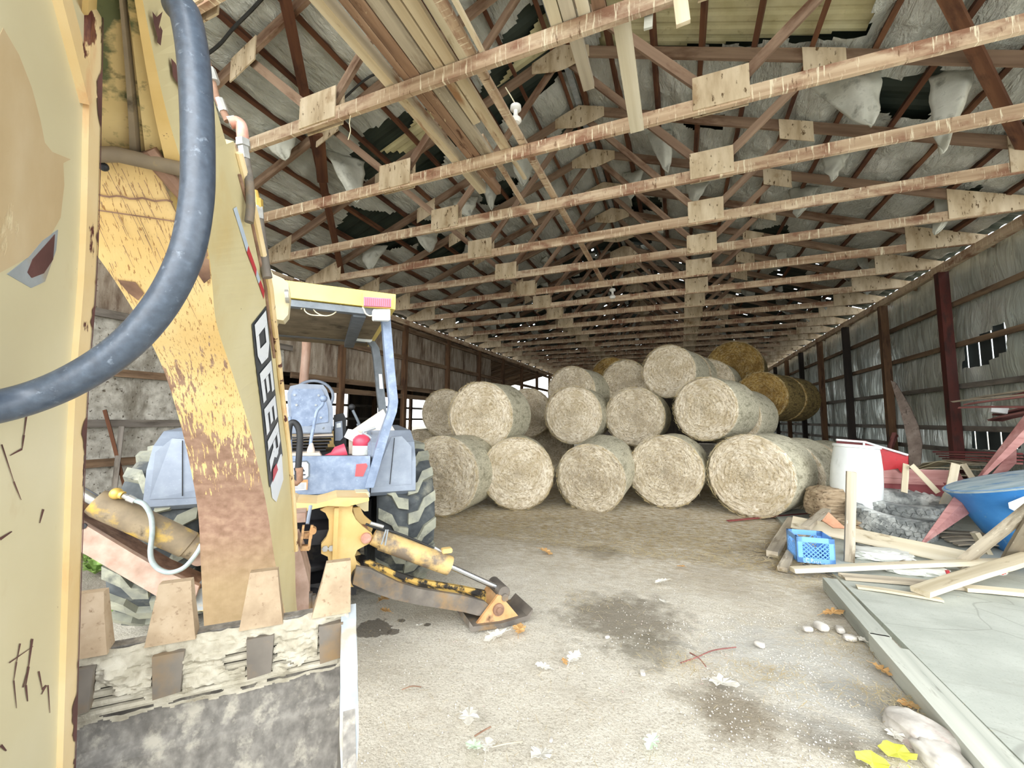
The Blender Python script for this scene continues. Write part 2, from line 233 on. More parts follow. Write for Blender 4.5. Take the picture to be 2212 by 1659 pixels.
MT['brass'] = surf('brass_fitting', [(0.3, '#d4b05a'), (0.7, '#e5c878')], 8, (1, 1, 1), (), 0.4, 0.5, rnd=False)
MT['steel'] = surf('zinc_fitting', [(0.3, '#a9a9a6'), (0.7, '#cfcfcc')], 12, (1, 1, 1), (), 0.4, 0.6, rnd=False)
MT['copper'] = surf('pinkish_rust_fitting', [(0.3, '#b37c66'), (0.55, '#cfa091'), (0.8, '#e6cfc7')], 12, (1, 1, 1), (), 0.5, 0.2, rnd=False)
MT['pipe'] = surf('exhaust_pipe_rust', [(0.3, '#937360'), (0.55, '#b39280'), (0.8, '#cdb3a4')], 8, (1, 1, 0.3), (), 0.6, rnd=False)
MT['twine'] = surf('pale_twine', [(0.3, '#d2c9a8'), (0.7, '#e4dcc0')], 20, (1, 1, 1), (), 0.8)
MT['cable'] = surf('black_cable', [(0.3, '#1e1f1f'), (0.7, '#2f3030')], 20, (1, 1, 1), (), 0.6)
MT['porcelain'] = surf('white_porcelain', [(0.3, '#e8e8e4'), (0.7, '#f4f4f1')], 3, (1, 1, 1), (), 0.25)
g = G('bulb_glass'); g.b.inputs['Transmission Weight'].default_value = 0.7; MT['bulb'] = g.fin('#f4f4f0', 0.15)
MT['stone'] = surf('pale_stone', [(0.3, '#a9a39b'), (0.5, '#c9c4bc'), (0.75, '#dedbd4')], 9, (1, 1, 1), [('#a98c84', 4, (1, 1, 1), 0.55, 0.68)], 0.9, bs=0.5)
MT['leaf_pale'] = surf('pale_dry_leaf', [(0.3, '#d3cfc4'), (0.7, '#e6e3da')], 30, (1, 1, 1), (), 0.8, var=0.05)
MT['leaf_green'] = surf('pale_green_leaf', [(0.3, '#b5cdb0'), (0.7, '#cfe0c8')], 30, (1, 1, 1), (), 0.8, var=0.05)
MT['leaf_yellow'] = surf('yellow_leaf', [(0.3, '#dfe04a'), (0.7, '#ecec6a')], 30, (1, 1, 1), (), 0.7, var=0.04)
MT['leaf_tan'] = surf('tan_brown_leaf', [(0.3, '#b3864f'), (0.7, '#cda873')], 30, (1, 1, 1), (), 0.8, var=0.1)
MT['weed'] = surf('weed_green', [(0.3, '#63813a'), (0.7, '#8fae5d')], 20, (1, 1, 1), (), 0.7)
MT['straw'] = surf('loose_straw', [(0.3, '#a08c62'), (0.5, '#c3b187'), (0.75, '#dccfac')], 6, (1, 1, 1), (), 0.8)
MT['fringe'] = surf('chunk_straw', [(0.3, '#7d6a52'), (0.5, '#9d8a70'), (0.75, '#bba98d')], 14, (0.35, 1, 1.6), [('#55432f', 22, (0.3, 1, 1.6), 0.56, 0.68)], 0.95, bs=0.8, bd=0.02)
# hay bale faces: strands laid in a spiral around the axis (local Y)
def haymat(name, stops, dark, dk):
    g = G(name); tc = g.n('TexCoord'); p = tc.outputs['Object']
    sp = g.n('SeparateXYZ', i0=p); oi = g.n('ObjectInfo'); rnd = g.math('MULTIPLY', oi.outputs['Random'], 50.0)
    flat = g.n('CombineXYZ', i0=sp.outputs[0], i1=0.0, i2=sp.outputs[2]).outputs[0]
    rl = g.n('VectorMath', {'operation': 'LENGTH'}, i0=flat).outputs['Value']
    un = g.n('VectorMath', {'operation': 'NORMALIZE'}, i0=flat).outputs[0]
    rr = g.math('MULTIPLY', rl, 27.0)
    wob = g.math('MULTIPLY', g.noise(p, 4.5, 3), 7.0)
    us = g.n('VectorMath', {'operation': 'MULTIPLY'}, i0=un, i1=(5.0, 5.0, 5.0)).outputs[0]
    off = g.n('CombineXYZ', i0=rnd, i1=g.math('ADD', g.math('ADD', rr, wob), g.math('MULTIPLY', sp.outputs[1], 2.0)), i2=rnd).outputs[0]
    q = g.n('VectorMath', {'operation': 'ADD'}, i0=us, i1=off).outputs[0]
    a = g.noise(q, 1.6, 6, 0.68); b = g.noise(p, 60, 5, 0.7, 1.5); c2 = g.noise(p, 3.2, 4)
    mixf = g.math('ADD', g.math('MULTIPLY', a, 0.74), g.math('MULTIPLY', b, 0.26))
    col = g.ramp(mixf, stops)
    col = g.mix(g.ramp(g.math('SUBTRACT', c2, g.math('MULTIPLY', rl, 0.25)), [(0.34, 0.0), (0.52, dk)]), col, dark)
    return g.fin(col, 0.95, 0, mixf, 0.9, 0.03)
HS = [(0.35, '#857662'), (0.43, '#bdad92'), (0.49, '#dfd2b9'), (0.60, '#f2ead9')]
MT['hay'] = haymat('hay_face', HS, '#a8956f', 0.5)
MT['hay2'] = haymat('hay_face_grey', [(0.36, '#7a6d5b'), (0.44, '#b2a48c'), (0.50, '#d2c6ae'), (0.61, '#e9e1d0')], '#95856a', 0.55)
MT['haygold'] = haymat('hay_face_golden', [(0.34, '#5c4422'), (0.44, '#87682f'), (0.52, '#a98a4c'), (0.64, '#cdb276')], '#6e5326', 0.75)
MT['wrap'] = surf('net_wrap_side', [(0.3, '#a5a08a'), (0.5, '#bfbaa3'), (0.72, '#d6d1bb')], 26, (1.4, 0.6, 1.4), [('#8d8871', 10, (1, 0.4, 1), 0.52, 0.68), ('#d8d4be', 40, (1, 0.5, 1), 0.62, 0.7)], 0.9, bs=0.8, bd=0.02)
MT['wrapgold'] = surf('loose_bale_side', [(0.3, '#5f4c2a'), (0.5, '#84703f'), (0.72, '#a8945c')], 24, (1.4, 0.6, 1.4), [('#493a20', 9, (1, 0.4, 1), 0.5, 0.66)], 0.95, bs=0.8, bd=0.02)

# ------------------------------------------------------------------ building helpers
def tag(o, label=None, cat=None, group=None, kind=None):
    if label: o['label'] = label
    if cat: o['category'] = cat
    if group: o['group'] = group
    if kind: o['kind'] = kind
    return o
def mk(name, bm, mat=None, parent=None, smooth=False, M=None, bev=0):
    me = bpy.data.meshes.new(name)
    if bev:
        es = [e for e in bm.edges if len(e.link_faces) == 2 and e.calc_face_angle(0) > 0.6]
        if es: bmesh.ops.bevel(bm, geom=es, offset=bev, segments=2, affect='EDGES', clamp_overlap=True)
    bmesh.ops.recalc_face_normals(bm, faces=bm.faces)
    bm.to_mesh(me); bm.free()
    if smooth:
        for p in me.polygons: p.use_smooth = True
        try: me.set_sharp_from_angle(angle=math.radians(38))
        except Exception: pass
    o = bpy.data.objects.new(name, me); COL.objects.link(o)
    for q in (mat if isinstance(mat, (list, tuple)) else [mat]):
        if q: me.materials.append(MT[q] if isinstance(q, str) else q)
    if parent: o.parent = parent
    if M is not None: o.matrix_basis = M
    return o
def empty(name, loc=(0, 0, 0), rz=0):
    o = bpy.data.objects.new(name, None); COL.objects.link(o); o.location = loc; o.rotation_euler = (0, 0, rz); o.empty_display_size = 0.1
    return o
def B(): return bmesh.new()
def box(bm, lo, hi, M=None):
    vs = [bm.verts.new((x, y, z)) for x in (lo[0], hi[0]) for y in (lo[1], hi[1]) for z in (lo[2], hi[2])]
    for f in ((0, 1, 3, 2), (4, 6, 7, 5), (0, 4, 5, 1), (2, 3, 7, 6), (0, 2, 6, 4), (1, 5, 7, 3)): bm.faces.new([vs[i] for i in f])
    if M is not None: bmesh.ops.transform(bm, matrix=M, verts=vs)
    return vs
def slab(bm, pts, d):
    """polygon pts (Vectors) extruded by the vector d"""
    a = [bm.verts.new(p) for p in pts]; b = [bm.verts.new(Vector(p)+Vector(d)) for p in pts]; n = len(a)
    bm.faces.new(a); bm.faces.new(b[::-1])
    for i in range(n): bm.faces.new((a[i], a[(i+1) % n], b[(i+1) % n], b[i]))
    return a + b
def cat(pts, n=8):
    """Catmull-Rom through pts"""
    P = [Vector(p) for p in pts]; P = [2*P[0]-P[1]] + P + [2*P[-1]-P[-2]]; out = []
    for i in range(1, len(P)-2):
        for k in range(n):
            t = k/n; a, b, c, d = P[i-1:i+3]
            out.append(0.5*((2*b)+(c-a)*t+(2*a-5*b+4*c-d)*t*t+(3*b-a-3*c+d)*t**3))
    return out + [P[-2]]
def tube(bm, pts, r, seg=10, cap=True):
    P = [Vector(p) for p in pts]; rings = []; n = len(P)
    t0 = (P[1]-P[0]).normalized(); ref = Vector((0, 0, 1)) if abs(t0.z) < 0.9 else Vector((1, 0, 0)); nx = t0.cross(ref).normalized()
    for i, p in enumerate(P):
        t = (P[min(i+1, n-1)]-P[max(i-1, 0)]).normalized(); nx = (nx-t*nx.dot(t)).normalized(); ny = t.cross(nx)
        rad = r[i] if isinstance(r, (list, tuple)) else r
        rings.append([bm.verts.new(p+(nx*math.cos(2*PI*k/seg)+ny*math.sin(2*PI*k/seg))*rad) for k in range(seg)])
    for a, b in zip(rings, rings[1:]):
        for k in range(seg): bm.faces.new((a[k], a[(k+1) % seg], b[(k+1) % seg], b[k]))
    if cap: bm.faces.new(rings[0][::-1]); bm.faces.new(rings[-1])
    return [v for q in rings for v in q]
def lathe(bm, prof, seg=32, M=None, close=False):
    """profile of (radius, height) about Z"""
    rings = [[bm.verts.new((r*math.cos(2*PI*k/seg), r*math.sin(2*PI*k/seg), h)) for k in range(seg)] for r, h in prof]
    pr = list(zip(rings, rings[1:])) + ([(rings[-1], rings[0])] if close else [])
    for a, b in pr:
        for k in range(seg): bm.faces.new((a[k], a[(k+1) % seg], b[(k+1) % seg], b[k]))
    if not close:
        if prof[0][0] > 1e-4: bm.faces.new(rings[0][::-1])
        if prof[-1][0] > 1e-4: bm.faces.new(rings[-1])
    vs = [v for q in rings for v in q]
    if M is not None: bmesh.ops.transform(bm, matrix=M, verts=vs)
    return vs
def frame(p0, ax, up=(0, 0, 1)):
    """matrix with local X along ax, local Z near up, at p0"""
    x = Vector(ax).normalized(); u = Vector(up)
    if abs(x.dot(u.normalized())) > 0.98: u = Vector((0, 1, 0))
    z = (u-x*x.dot(u)).normalized(); y = z.cross(x)
    M = Matrix((x, y, z)).transposed().to_4x4(); M.translation = Vector(p0); return M
def bar(name, p0, p1, wd, th, mat, parent=None, up=(0, 0, 1), PM=None, bev=0.004, warp=0.0, ragged=0.0, nseg=1):
    """a board from p0 to p1: wd across (local Y), th thick (local Z), grain along local X"""
    p0, p1 = Vector(p0), Vector(p1); L = (p1-p0).length; bm = B()
    if warp or ragged:
        n = max(6, nseg); sd = random.random()*50; rows = []
        for i in range(n+1):
            t = i/n; bow = warp*math.sin(PI*t)+noise.noise((t*3, sd, 0))*warp*0.6
            e = ragged if i in (0, n) else 0
            rows.append([bm.verts.new((t*L+(random.uniform(-e, e)), y*wd/2*(1+noise.noise((t*5, sd, y))*0.06), bow+z*th/2)) for y, z in ((-1, -1), (1, -1), (1, 1), (-1, 1))])
        for a, b in zip(rows, rows[1:]):
            for k in range(4): bm.faces.new((a[k], a[(k+1) % 4], b[(k+1) % 4], b[k]))
        bm.faces.new(rows[0][::-1]); bm.faces.new(rows[-1])
    else: box(bm, (0, -wd/2, -th/2), (L, wd/2, th/2))
    M = frame(p0, p1-p0, up)
    return mk(name, bm, mat, parent, M=(PM.inverted() @ M if PM is not None else M), bev=bev)
ORD = ['', 'first', 'second', 'third', 'fourth', 'fifth', 'sixth', 'seventh', 'eighth', 'ninth', 'tenth', 'eleventh', 'twelfth', 'thirteenth', 'fourteenth', 'fifteenth', 'sixteenth']
def fbm(x, y, z=0, o=4): return noise.fractal((x, y, z), 1.0, 2.0, o)

# ================================================================== the setting
def inpoly(x, y, poly):
    r = False; n = len(poly)
    for i in range(n):
        x1, y1 = poly[i]; x2, y2 = poly[(i+1) % n]
        if (y1 > y) != (y2 > y) and x < (x2-x1)*(y-y1)/(y2-y1)+x1: r = not r
    return r
def gridmesh(nu, nv, fn, skip=None):
    bm = B(); V = [[bm.verts.new(fn(i/nu, j/nv)) for j in range(nv+1)] for i in range(nu+1)]
    for i in range(nu):
        for j in range(nv):
            if skip and skip((i+.5)/nu, (j+.5)/nv): continue
            bm.faces.new((V[i][j], V[i+1][j], V[i+1][j+1], V[i][j+1]))
    for v in list(bm.verts):
        if not v.link_faces: bm.verts.remove(v)
    return bm
# --- dirt floor
g = G('dirt_floor'); v = g.coords(rnd=False)
c = g.ramp(g.noise(v, 0.9, 6, 0.6), [(0.3, '#c6bfb0'), (0.5, '#d6d0c2'), (0.72, '#e2ddd1')])
c = g.mix(g.ramp(g.noise(v, 70, 4, 0.7), [(0.36, 0.75), (0.5, 0.0)]), c, '#a79e8d')
c = g.mix(g.ramp(g.noise(v, 140, 3, 0.7), [(0.60, 0.0), (0.68, 0.6)]), c, '#e6e2d8')
c = g.mix(g.ramp(g.noise(v, 4.5, 6, 0.65), [(0.54, 0.0), (0.72, 0.55)]), c, '#b3a998')
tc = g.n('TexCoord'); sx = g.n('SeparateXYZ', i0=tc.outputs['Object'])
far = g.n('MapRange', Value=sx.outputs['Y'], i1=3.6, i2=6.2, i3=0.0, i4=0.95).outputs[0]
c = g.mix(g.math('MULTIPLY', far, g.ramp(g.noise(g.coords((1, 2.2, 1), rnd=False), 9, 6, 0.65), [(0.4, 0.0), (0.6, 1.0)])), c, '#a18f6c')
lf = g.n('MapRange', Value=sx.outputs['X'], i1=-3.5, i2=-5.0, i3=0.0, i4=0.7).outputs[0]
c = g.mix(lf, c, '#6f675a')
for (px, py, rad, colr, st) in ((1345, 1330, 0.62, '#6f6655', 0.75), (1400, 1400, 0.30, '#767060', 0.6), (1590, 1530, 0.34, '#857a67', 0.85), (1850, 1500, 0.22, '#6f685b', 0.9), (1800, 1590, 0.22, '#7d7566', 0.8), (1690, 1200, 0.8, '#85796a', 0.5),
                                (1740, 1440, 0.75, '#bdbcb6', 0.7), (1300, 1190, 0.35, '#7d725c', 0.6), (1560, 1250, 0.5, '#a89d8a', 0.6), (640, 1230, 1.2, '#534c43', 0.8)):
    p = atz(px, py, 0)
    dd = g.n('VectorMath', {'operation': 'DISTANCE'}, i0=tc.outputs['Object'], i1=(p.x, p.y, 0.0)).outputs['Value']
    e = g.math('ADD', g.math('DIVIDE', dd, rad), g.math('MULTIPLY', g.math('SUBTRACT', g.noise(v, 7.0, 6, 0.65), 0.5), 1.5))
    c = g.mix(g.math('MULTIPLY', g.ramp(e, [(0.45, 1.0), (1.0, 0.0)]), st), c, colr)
for (px, py, rad) in ((805, 1350, 0.20), (868, 1335, 0.05), (850, 1357, 0.06), (925, 1345, 0.045)):      # oil puddle below the stabiliser
    p = atz(px, py, 0)
    dd = g.n('VectorMath', {'operation': 'DISTANCE'}, i0=tc.outputs['Object'], i1=(p.x, p.y, 0.0)).outputs['Value']
    e = g.math('ADD', g.math('DIVIDE', dd, rad), g.math('MULTIPLY', g.math('SUBTRACT', g.noise(v, 9.0, 4), 0.5), 1.2))
    c = g.mix(g.ramp(e, [(0.7, 0.85), (0.8, 0.0)]), c, '#5d5549')
hb = g.math('ADD', g.noise(v, 60, 5, 0.7), g.math('MULTIPLY', g.noise(v, 9, 5, 0.6), 2.0))
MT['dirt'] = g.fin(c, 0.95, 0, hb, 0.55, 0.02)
def ffl(u, vv):
    x = -16+u*22; y = -7+vv*45
    d = 0.022*fbm(x*0.8, y*0.8, 3)+0.008*fbm(x*4, y*4, 5)
    if x > 1.0: d *= max(0.15, 1-(x-1.0)*3)
    return (x, y, d-0.012)
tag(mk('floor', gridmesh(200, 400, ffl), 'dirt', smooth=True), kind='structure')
g = G('slab_concrete'); v = g.coords(rnd=False)
c = g.ramp(g.noise(v, 1.6, 6, 0.6), [(0.3, '#9da198'), (0.5, '#aeb2a9'), (0.72, '#bec2b9')])
c = g.mix(g.ramp(g.noise(g.coords((1, 5, 1), rnd=False), 2.4, 6, 0.65), [(0.55, 0.0), (0.7, 0.6)]), c, '#9b9c92')
c = g.mix(g.ramp(g.noise(v, 60, 4, 0.7), [(0.33, 0.5), (0.42, 0.0)]), c, '#8c8c82')
crk = g.n('TexVoronoi', {'feature': 'DISTANCE_TO_EDGE'}, Vector=g.n('VectorMath', {'operation': 'ADD'}, i0=v, i1=g.n('TexNoise', Vector=v, Scale=0.8).outputs[1]).outputs[0], Scale=1.1).outputs['Distance']
c = g.mix(g.ramp(crk, [(0.003, 0.45), (0.008, 0.0)]), c, '#7d7d75')
MT['concrete'] = g.fin(c, 0.85, 0, g.noise(v, 22, 6, 0.7), 0.3, 0.008)
bm = B(); slab(bm, [(1.43, -4, -0.2), (4.6, -4, -0.2), (4.6, 12, -0.2), (1.43, 12, -0.2)], (0, 0, 0.235))
tag(mk('floor_slab', bm, 'concrete'), kind='structure')
bm = B(); box(bm, (-60, -60, -0.6), (60, 90, -0.1)); tag(mk('ground', bm, 'dirt'), kind='structure')

# --- right wall: dark boards outside, foil-faced insulation inside
bm = B(); y = 7.45  # near stretch of the wall left out to let side light in
while y < 34:
    wd = 0.325
    box(bm, (4.90, y, -0.1), (4.908, y+wd-(0.04 if 8.4 < y < 10.2 else 0.0), 4.62)); y += 0.325
tag(mk('wall_right', bm, 'blackmetal'), kind='structure')
H1 = [(10.02, 2.60), (9.93, 2.99), (9.72, 3.03), (9.5, 3.13), (9.3, 3.16), (8.92, 3.2), (8.88, 2.74), (9.08, 2.69), (9.4, 2.60), (9.75, 2.56)]
H2 = [(9.98, 1.18), (9.98, 1.50), (9.3, 1.52), (8.86, 1.49), (8.84, 1.22), (9.4, 1.15)]
def ffoil(u, vv):
    y = 7.5+u*26.5; z = 0.05+vv*4.52
    q = 0.035*math.sin(PI*((z-0.0) % 0.75)/0.75)*math.sin(PI*((y+0.3) % 1.22)/1.22)
    return (4.845+0.03*fbm(y*0.9, z*0.9, 1)-q*0.8+0.012*fbm(y*4, z*2, 9), y+0.03*noise.noise((y*7, z*7, 2)), z+0.03*noise.noise((y*7, z*7, 8)))
def sfoil(u, vv):
    y = 7.5+u*26.5; z = 0.05+vv*4.52
    return inpoly(y, z, H1) or inpoly(y, z, H2)
tag(mk('wall_right_insulation', gridmesh(400, 66, ffoil, sfoil), 'foil', smooth=True), kind='structure')

# --- left wall and the lean-to behind it
bm = B(); box(bm, (-7.66, -1, 0.45), (-7.60, 6.0, 3.08))
tag(mk('wall_left', gridmesh(140, 54, lambda u, vv: (-7.6+0.035*fbm(u*7, vv*4, 1)+0.03*math.sin(PI*((vv*2.65+.1) % 0.68)/0.68), -1+u*7.05, 0.42+vv*2.68)), 'whitewall', smooth=True), kind='structure')
bm.free()
bm = B(); box(bm, (-7.70, -1, 0.0), (-7.66, 6.1, 4.5)); tag(mk('wall_left_boards', bm, 'darkboard'), kind='structure')
tag(mk('wall_left_upper', gridmesh(200, 24, lambda u, vv: (-7.6+0.03*fbm(u*17, vv*2, 4), -1+u*17.2, (3.1 if u < 0.405 else 2.58)+vv*(1.3 if u < 0.405 else 1.82))), 'brownwall', smooth=True), kind='structure')
bm = B(); box(bm, (-7.72, 6.1, 2.58), (-7.68, 16.2, 4.5)); tag(mk('wall_left_outer_boards', bm, 'darkboard'), kind='structure')
# lean-to outer wall with openings
bm = B(); ys = [4.0]; win = []
k = 0
while True:
    cy = 6.72+2.44*k; k += 1
    if cy > 24: break
    win.append((cy-0.42, cy+0.42))
yy = 4.0
for a, b in win:
    if a > 16: a, b = a-0.75, b+0.75  # rear openings behind the bales widened to throw more light on the foil
    box(bm, (-11.56, yy, 0), (-11.5, a, 3.4)); box(bm, (-11.56, a, 0), (-11.5, b, 1.35 if a < 15 else 0.4)); box(bm, (-11.56, a, 2.62), (-11.5, b, 3.4)); yy = b
box(bm, (-11.56, yy, 0), (-11.5, 24.5, 3.4)); box(bm, (-11.56, 4.0, 0), (-7.7, 4.06, 4.4))
tag(mk('wall_lean_to', bm, 'darkboard'), kind='structure')
bm = B(); slab(bm, [(-7.55, 4.0, 4.42), (-11.8, 4.0, 3.36), (-11.8, 24.5, 3.36), (-7.55, 24.5, 4.42)], (0, 0, 0.05)); tag(mk('ceiling_lean_to', bm, 'girt_brown'), kind='structure')
bm = B(); box(bm, (-7.7, 33.0, 0), (4.9, 33.1, 7.0)); tag(mk('wall_back', bm, 'darkboard'), kind='structure')

# --- roof: corrugated deck, purlins, sagging insulation with torn places
def proj_poly(pts, side, off=0.10): return [(lambda p: (p.x, p.y))(atroof(x, y, side, off)) for x, y in pts]
TEAR = {1: [proj_poly(q, 1) for q in ([(1265, -40), (1900, -40), (1868, 66), (1600, 92), (1300, 108)], [(1866, 165), (2052, 148), (2030, 200), (2000, 258), (1872, 232)], [(1360, 420), (1420, 415), (1430, 450), (1370, 455)], [(1600, 500), (1700, 480), (1710, 510), (1620, 520)],
                                      [(2030, 420), (2120, 400), (2080, 450), (2030, 450)], [(1480, 250), (1560, 250), (1560, 275), (1490, 280)])],
        -1: [proj_poly(q, -1) for q in ([(800, 262), (900, 232), (1010, 240), (1010, 282), (930, 372), (830, 412), (740, 360)], [(1040, 180), (1120, 20), (1250, -20), (1250, 120), (1130, 230), (1050, 282)], [(760, 440), (930, 470), (960, 510), (800, 545), (720, 500)],
                                       [(1230, 258), (1290, 225), (1280, 300), (1180, 320)], [(900, 520), (1010, 500), (1000, 560), (900, 570)], [(1030, 395), (1120, 380), (1100, 440), (1040, 440)])]}
CREAM = {1: TEAR[1][0], -1: None}
for side in (1, -1):
    x_eave = 4.95 if side > 0 else -7.95; Lx = abs(x_eave-RID)
    def fins(u, vv, side=side, Lx=Lx):
        x = RID+side*(0.02+u*(Lx-0.3)); y = -1.2+vv*34.2; s = u*(Lx-0.3)
        sag = 0.055*abs(math.sin(PI*(s-0.12)/0.57))**0.7*(0.6+0.6*noise.noise((x*0.8, y*0.7, side)))
        wr = 0.075*fbm(x*2.0, y*1.2, side*3.0)+0.035*fbm(x*5, y*2.6, side*5.0)+0.02*abs(math.sin(PI*(y-0.46)/1.22))
        return (x, y, roofz(x, 0.10)-sag-max(-0.02, wr)*0.9)
    def sins(u, vv, side=side, Lx=Lx):
        x = RID+side*(0.02+u*(Lx-0.3)); y = -1.2+vv*34.2
        jx = x+0.07*noise.noise((x*5, y*5, 1)); jy = y+0.09*noise.noise((x*5, y*5, 7))
        if any(inpoly(jx, jy, q) for q in TEAR[side]): return True
        if y > 11.5: return noise.noise((x*0.9, y*0.55, side*9.0)) > (0.10 if y < 14 else -0.22)
        return False
    tag(mk('ceiling_insulation', gridmesh(170, 660, fins, sins), 'insul', smooth=True), kind='structure')
    ny = int(34.6/0.075)
    def fdeck(u, vv, side=side, Lx=Lx):
        x = RID+side*u*Lx; j = round(vv*ny); y = -1.3+vv*34.4
        return (x, y, roofz(x, 0.20)+(0.022 if j % 4 in (1, 2) else 0.0))
    rd = random.Random(side+5); dead = set()
    for _ in range(330):
        i = rd.randrange(2, 88); j = rd.randrange(int(ny*0.36), ny-6)
        for q in range(rd.choice((1, 1, 2, 3))): dead.add((i+q, j))
    tag(mk('ceiling_deck', gridmesh(90, ny, fdeck, lambda u, vv: (int(u*90), int(vv*ny)) in dead), 'deckmetal'), kind='structure')
# cream corrugated panels showing where the insulation has come away
def creampanel(pts, side):
    P = [atroof(x, y, side, 0.165) for x, y in pts]; xs = [p.x for p in P]; ys = [p.y for p in P]; x0, x1, y0, y1 = min(xs), max(xs), min(ys), max(ys)
    poly = [(p.x, p.y) for p in P]; n = max(8, int((y1-y0)/0.035))
    def f(u, vv): x = x0+u*(x1-x0); y = y0+vv*(y1-y0); return (x, y, roofz(x, 0.165)+(0.014 if round(vv*n) % 5 in (0, 1) else 0.0))
    bm = gridmesh(20, n, f, lambda u, vv: not inpoly(x0+u*(x1-x0), y0+vv*(y1-y0), poly))
    tag(mk('ceiling_panel', bm, 'cream'), kind='structure')
creampanel([(1255, -60), (1910, -60), (1872, 64), (1600, 90), (1290, 106)], 1)
creampanel([(880, 285), (905, 240), (1005, 236), (1010, 280), (950, 298), (880, 330), (820, 330)], -1)
creampanel([(1075, 190), (1165, 40), (1250, -10), (1250, 60), (1150, 130)], -1)

ptag = {1: 'right', -1: 'left'}
for side in (1, -1):
    for k in range(11):
        x = RID+side*(0.13+0.57*k); z = roofz(x, 0.045)
        o = bar('purlin', (x, -1.2, z), (x, 33.0, z), 0.055, 0.10, 'purlin', up=(side*SL, 0, 1))
        tag(o, f'brown purlin running the barn length under the {ptag[side]} roof slope, {ORD[k+1]} down from the ridge', 'purlin', f'purlins of the {ptag[side]} roof slope')
o = bar('ridge_flashing', (RID, -1.2, 7.0), (RID, 33, 7.0), 0.10, 0.03, 'edge'); tag(o, 'pale metal ridge strip along the peak of the roof', 'ridge strip')

# --- trusses
def make_truss():
    t = empty('roof_truss', (0, 0, 0)); ht = 0.14
    bar('bottom_chord', (-7.62, 0, 4.62), (4.77, 0, 4.62), 0.045, ht, 'truss', t)
    for s, xe in ((1, 4.95), (-1, -7.95)):
        bar('top_chord', (RID, 0, roofz(RID, -0.08)), (xe, 0, roofz(xe, -0.08)), 0.045, 0.14, 'rafter', t)
    nd = {1: 0.44, -1: -3.31}; qd = {1: 1.62, -1: -4.5}
    for s in (1, -1):
        bar('web', (nd[s], 0.045, 4.66), (RID+s*0.1, 0.045, 6.74), 0.04, 0.095, 'rafter', t, up=(s, 0, 1))
        bar('web', (nd[s], 0.045, 4.66), (qd[s], 0.045, roofz(qd[s], -0.10)), 0.04, 0.095, 'rafter', t, up=(-s, 0, 1))
    def gp(pts, ya=-0.024, yb=-0.036):
        bm = B(); slab(bm, [(x, ya, z) for x, z in pts], (0, yb-ya, 0)); mk('gusset_plate', bm, 'ply', t)
    for yo in ((-0.024, -0.038), (0.07, 0.084)):
        for s in (1, -1):
            x = nd[s]; gp([(x-0.24, 4.57), (x+0.24, 4.57), (x+0.24, 4.90), (x-0.24, 4.90)], *yo)
        if yo[0] > 0: continue
        gp([(RID-0.42, 6.66), (RID-0.08, 6.58), (RID+0.08, 6.58), (RID+0.42, 6.66), (RID+0.42, 6.82), (RID, 6.965), (RID-0.42, 6.82)], *yo)
        for s in (1, -1):
            x = qd[s]; a = roofz(x-0.2); b = roofz(x+0.2); gp([(x-0.2, a-0.30), (x+0.2, b-0.30), (x+0.2, b-0.01), (x-0.2, a-0.01)], *yo)
        gp([(3.72, 4.56), (4.77, 4.56), (4.74, 4.68), (3.72, roofz(3.72, -0.02))], *yo)
        gp([(-6.62, 4.56), (-7.62, 4.56), (-7.6, 4.70), (-6.62, roofz(-6.62, -0.02))], *yo)
    return t
def copy_tree(o, parent=None):
    c = o.copy(); COL.objects.link(c)
    if parent: c.parent = parent
    for ch in o.children: copy_tree(ch, c)
    return c
TRY = [0.46+1.22*k for k in range(1, 27)]      # 1.68 is the first one, above the frame; 2.90 is the first seen
t0 = make_truss()
trusses = [t0] + [copy_tree(t0) for _ in TRY[1:]]
for k, (t, y) in enumerate(zip(trusses, TRY)):
    t.location = (0, y, 0)
    if k == 0: lab = 'roof truss just above the picture, carrying the near ends of the stored lumber'
    elif k == 1: lab = 'first roof truss in view from the open front, stored lumber lying across it'
    elif k == 2: lab = 'second roof truss from the open front, a pale board nailed before it'
    elif k < 10: lab = f'brown wooden roof truss, {ORD[k]} from the open front of the barn'
    else: lab = 'brown roof truss in the dim rear half of the barn above the hay bales'
    tag(t, lab, 'roof truss', 'roof trusses')
    if k > 9: t['group'] = 'rear roof trusses'

# --- plates, posts and girts
for side, x in ((1, 4.62), (-1, -7.47)):
    o = bar('top_plate', (x, -1, 4.47), (x, 33, 4.47), 0.09, 0.15, 'truss'); tag(o, f'long pale top plate carrying the truss ends along the {ptag[side]} wall', 'wall plate', 'wall plates')
PY = [2.68+2.44*k for k in range(0, 12)]
rmat = ['post_red', 'post_red', 'post_red', 'post_red', 'post', 'post_dark', 'post', 'post_dark', 'post', 'post_dark', 'post', 'post_dark']
def post(x, y, mat, w_=0.15, top=4.40):
    bm = B(); box(bm, (-w_/2, -w_/2, 0), (w_/2, w_/2, top)); return mk('wall_post', bm, mat, M=Matrix.Translation((x, y, 0)), bev=0.008)
names = {3: 'dark red-brown wall post at the right wall, beside the torn hole in the foil', 4: 'tan-brown wall post at the right wall, next to the curved warped sheet', 5: 'black wall post at the right wall behind the white drum'}
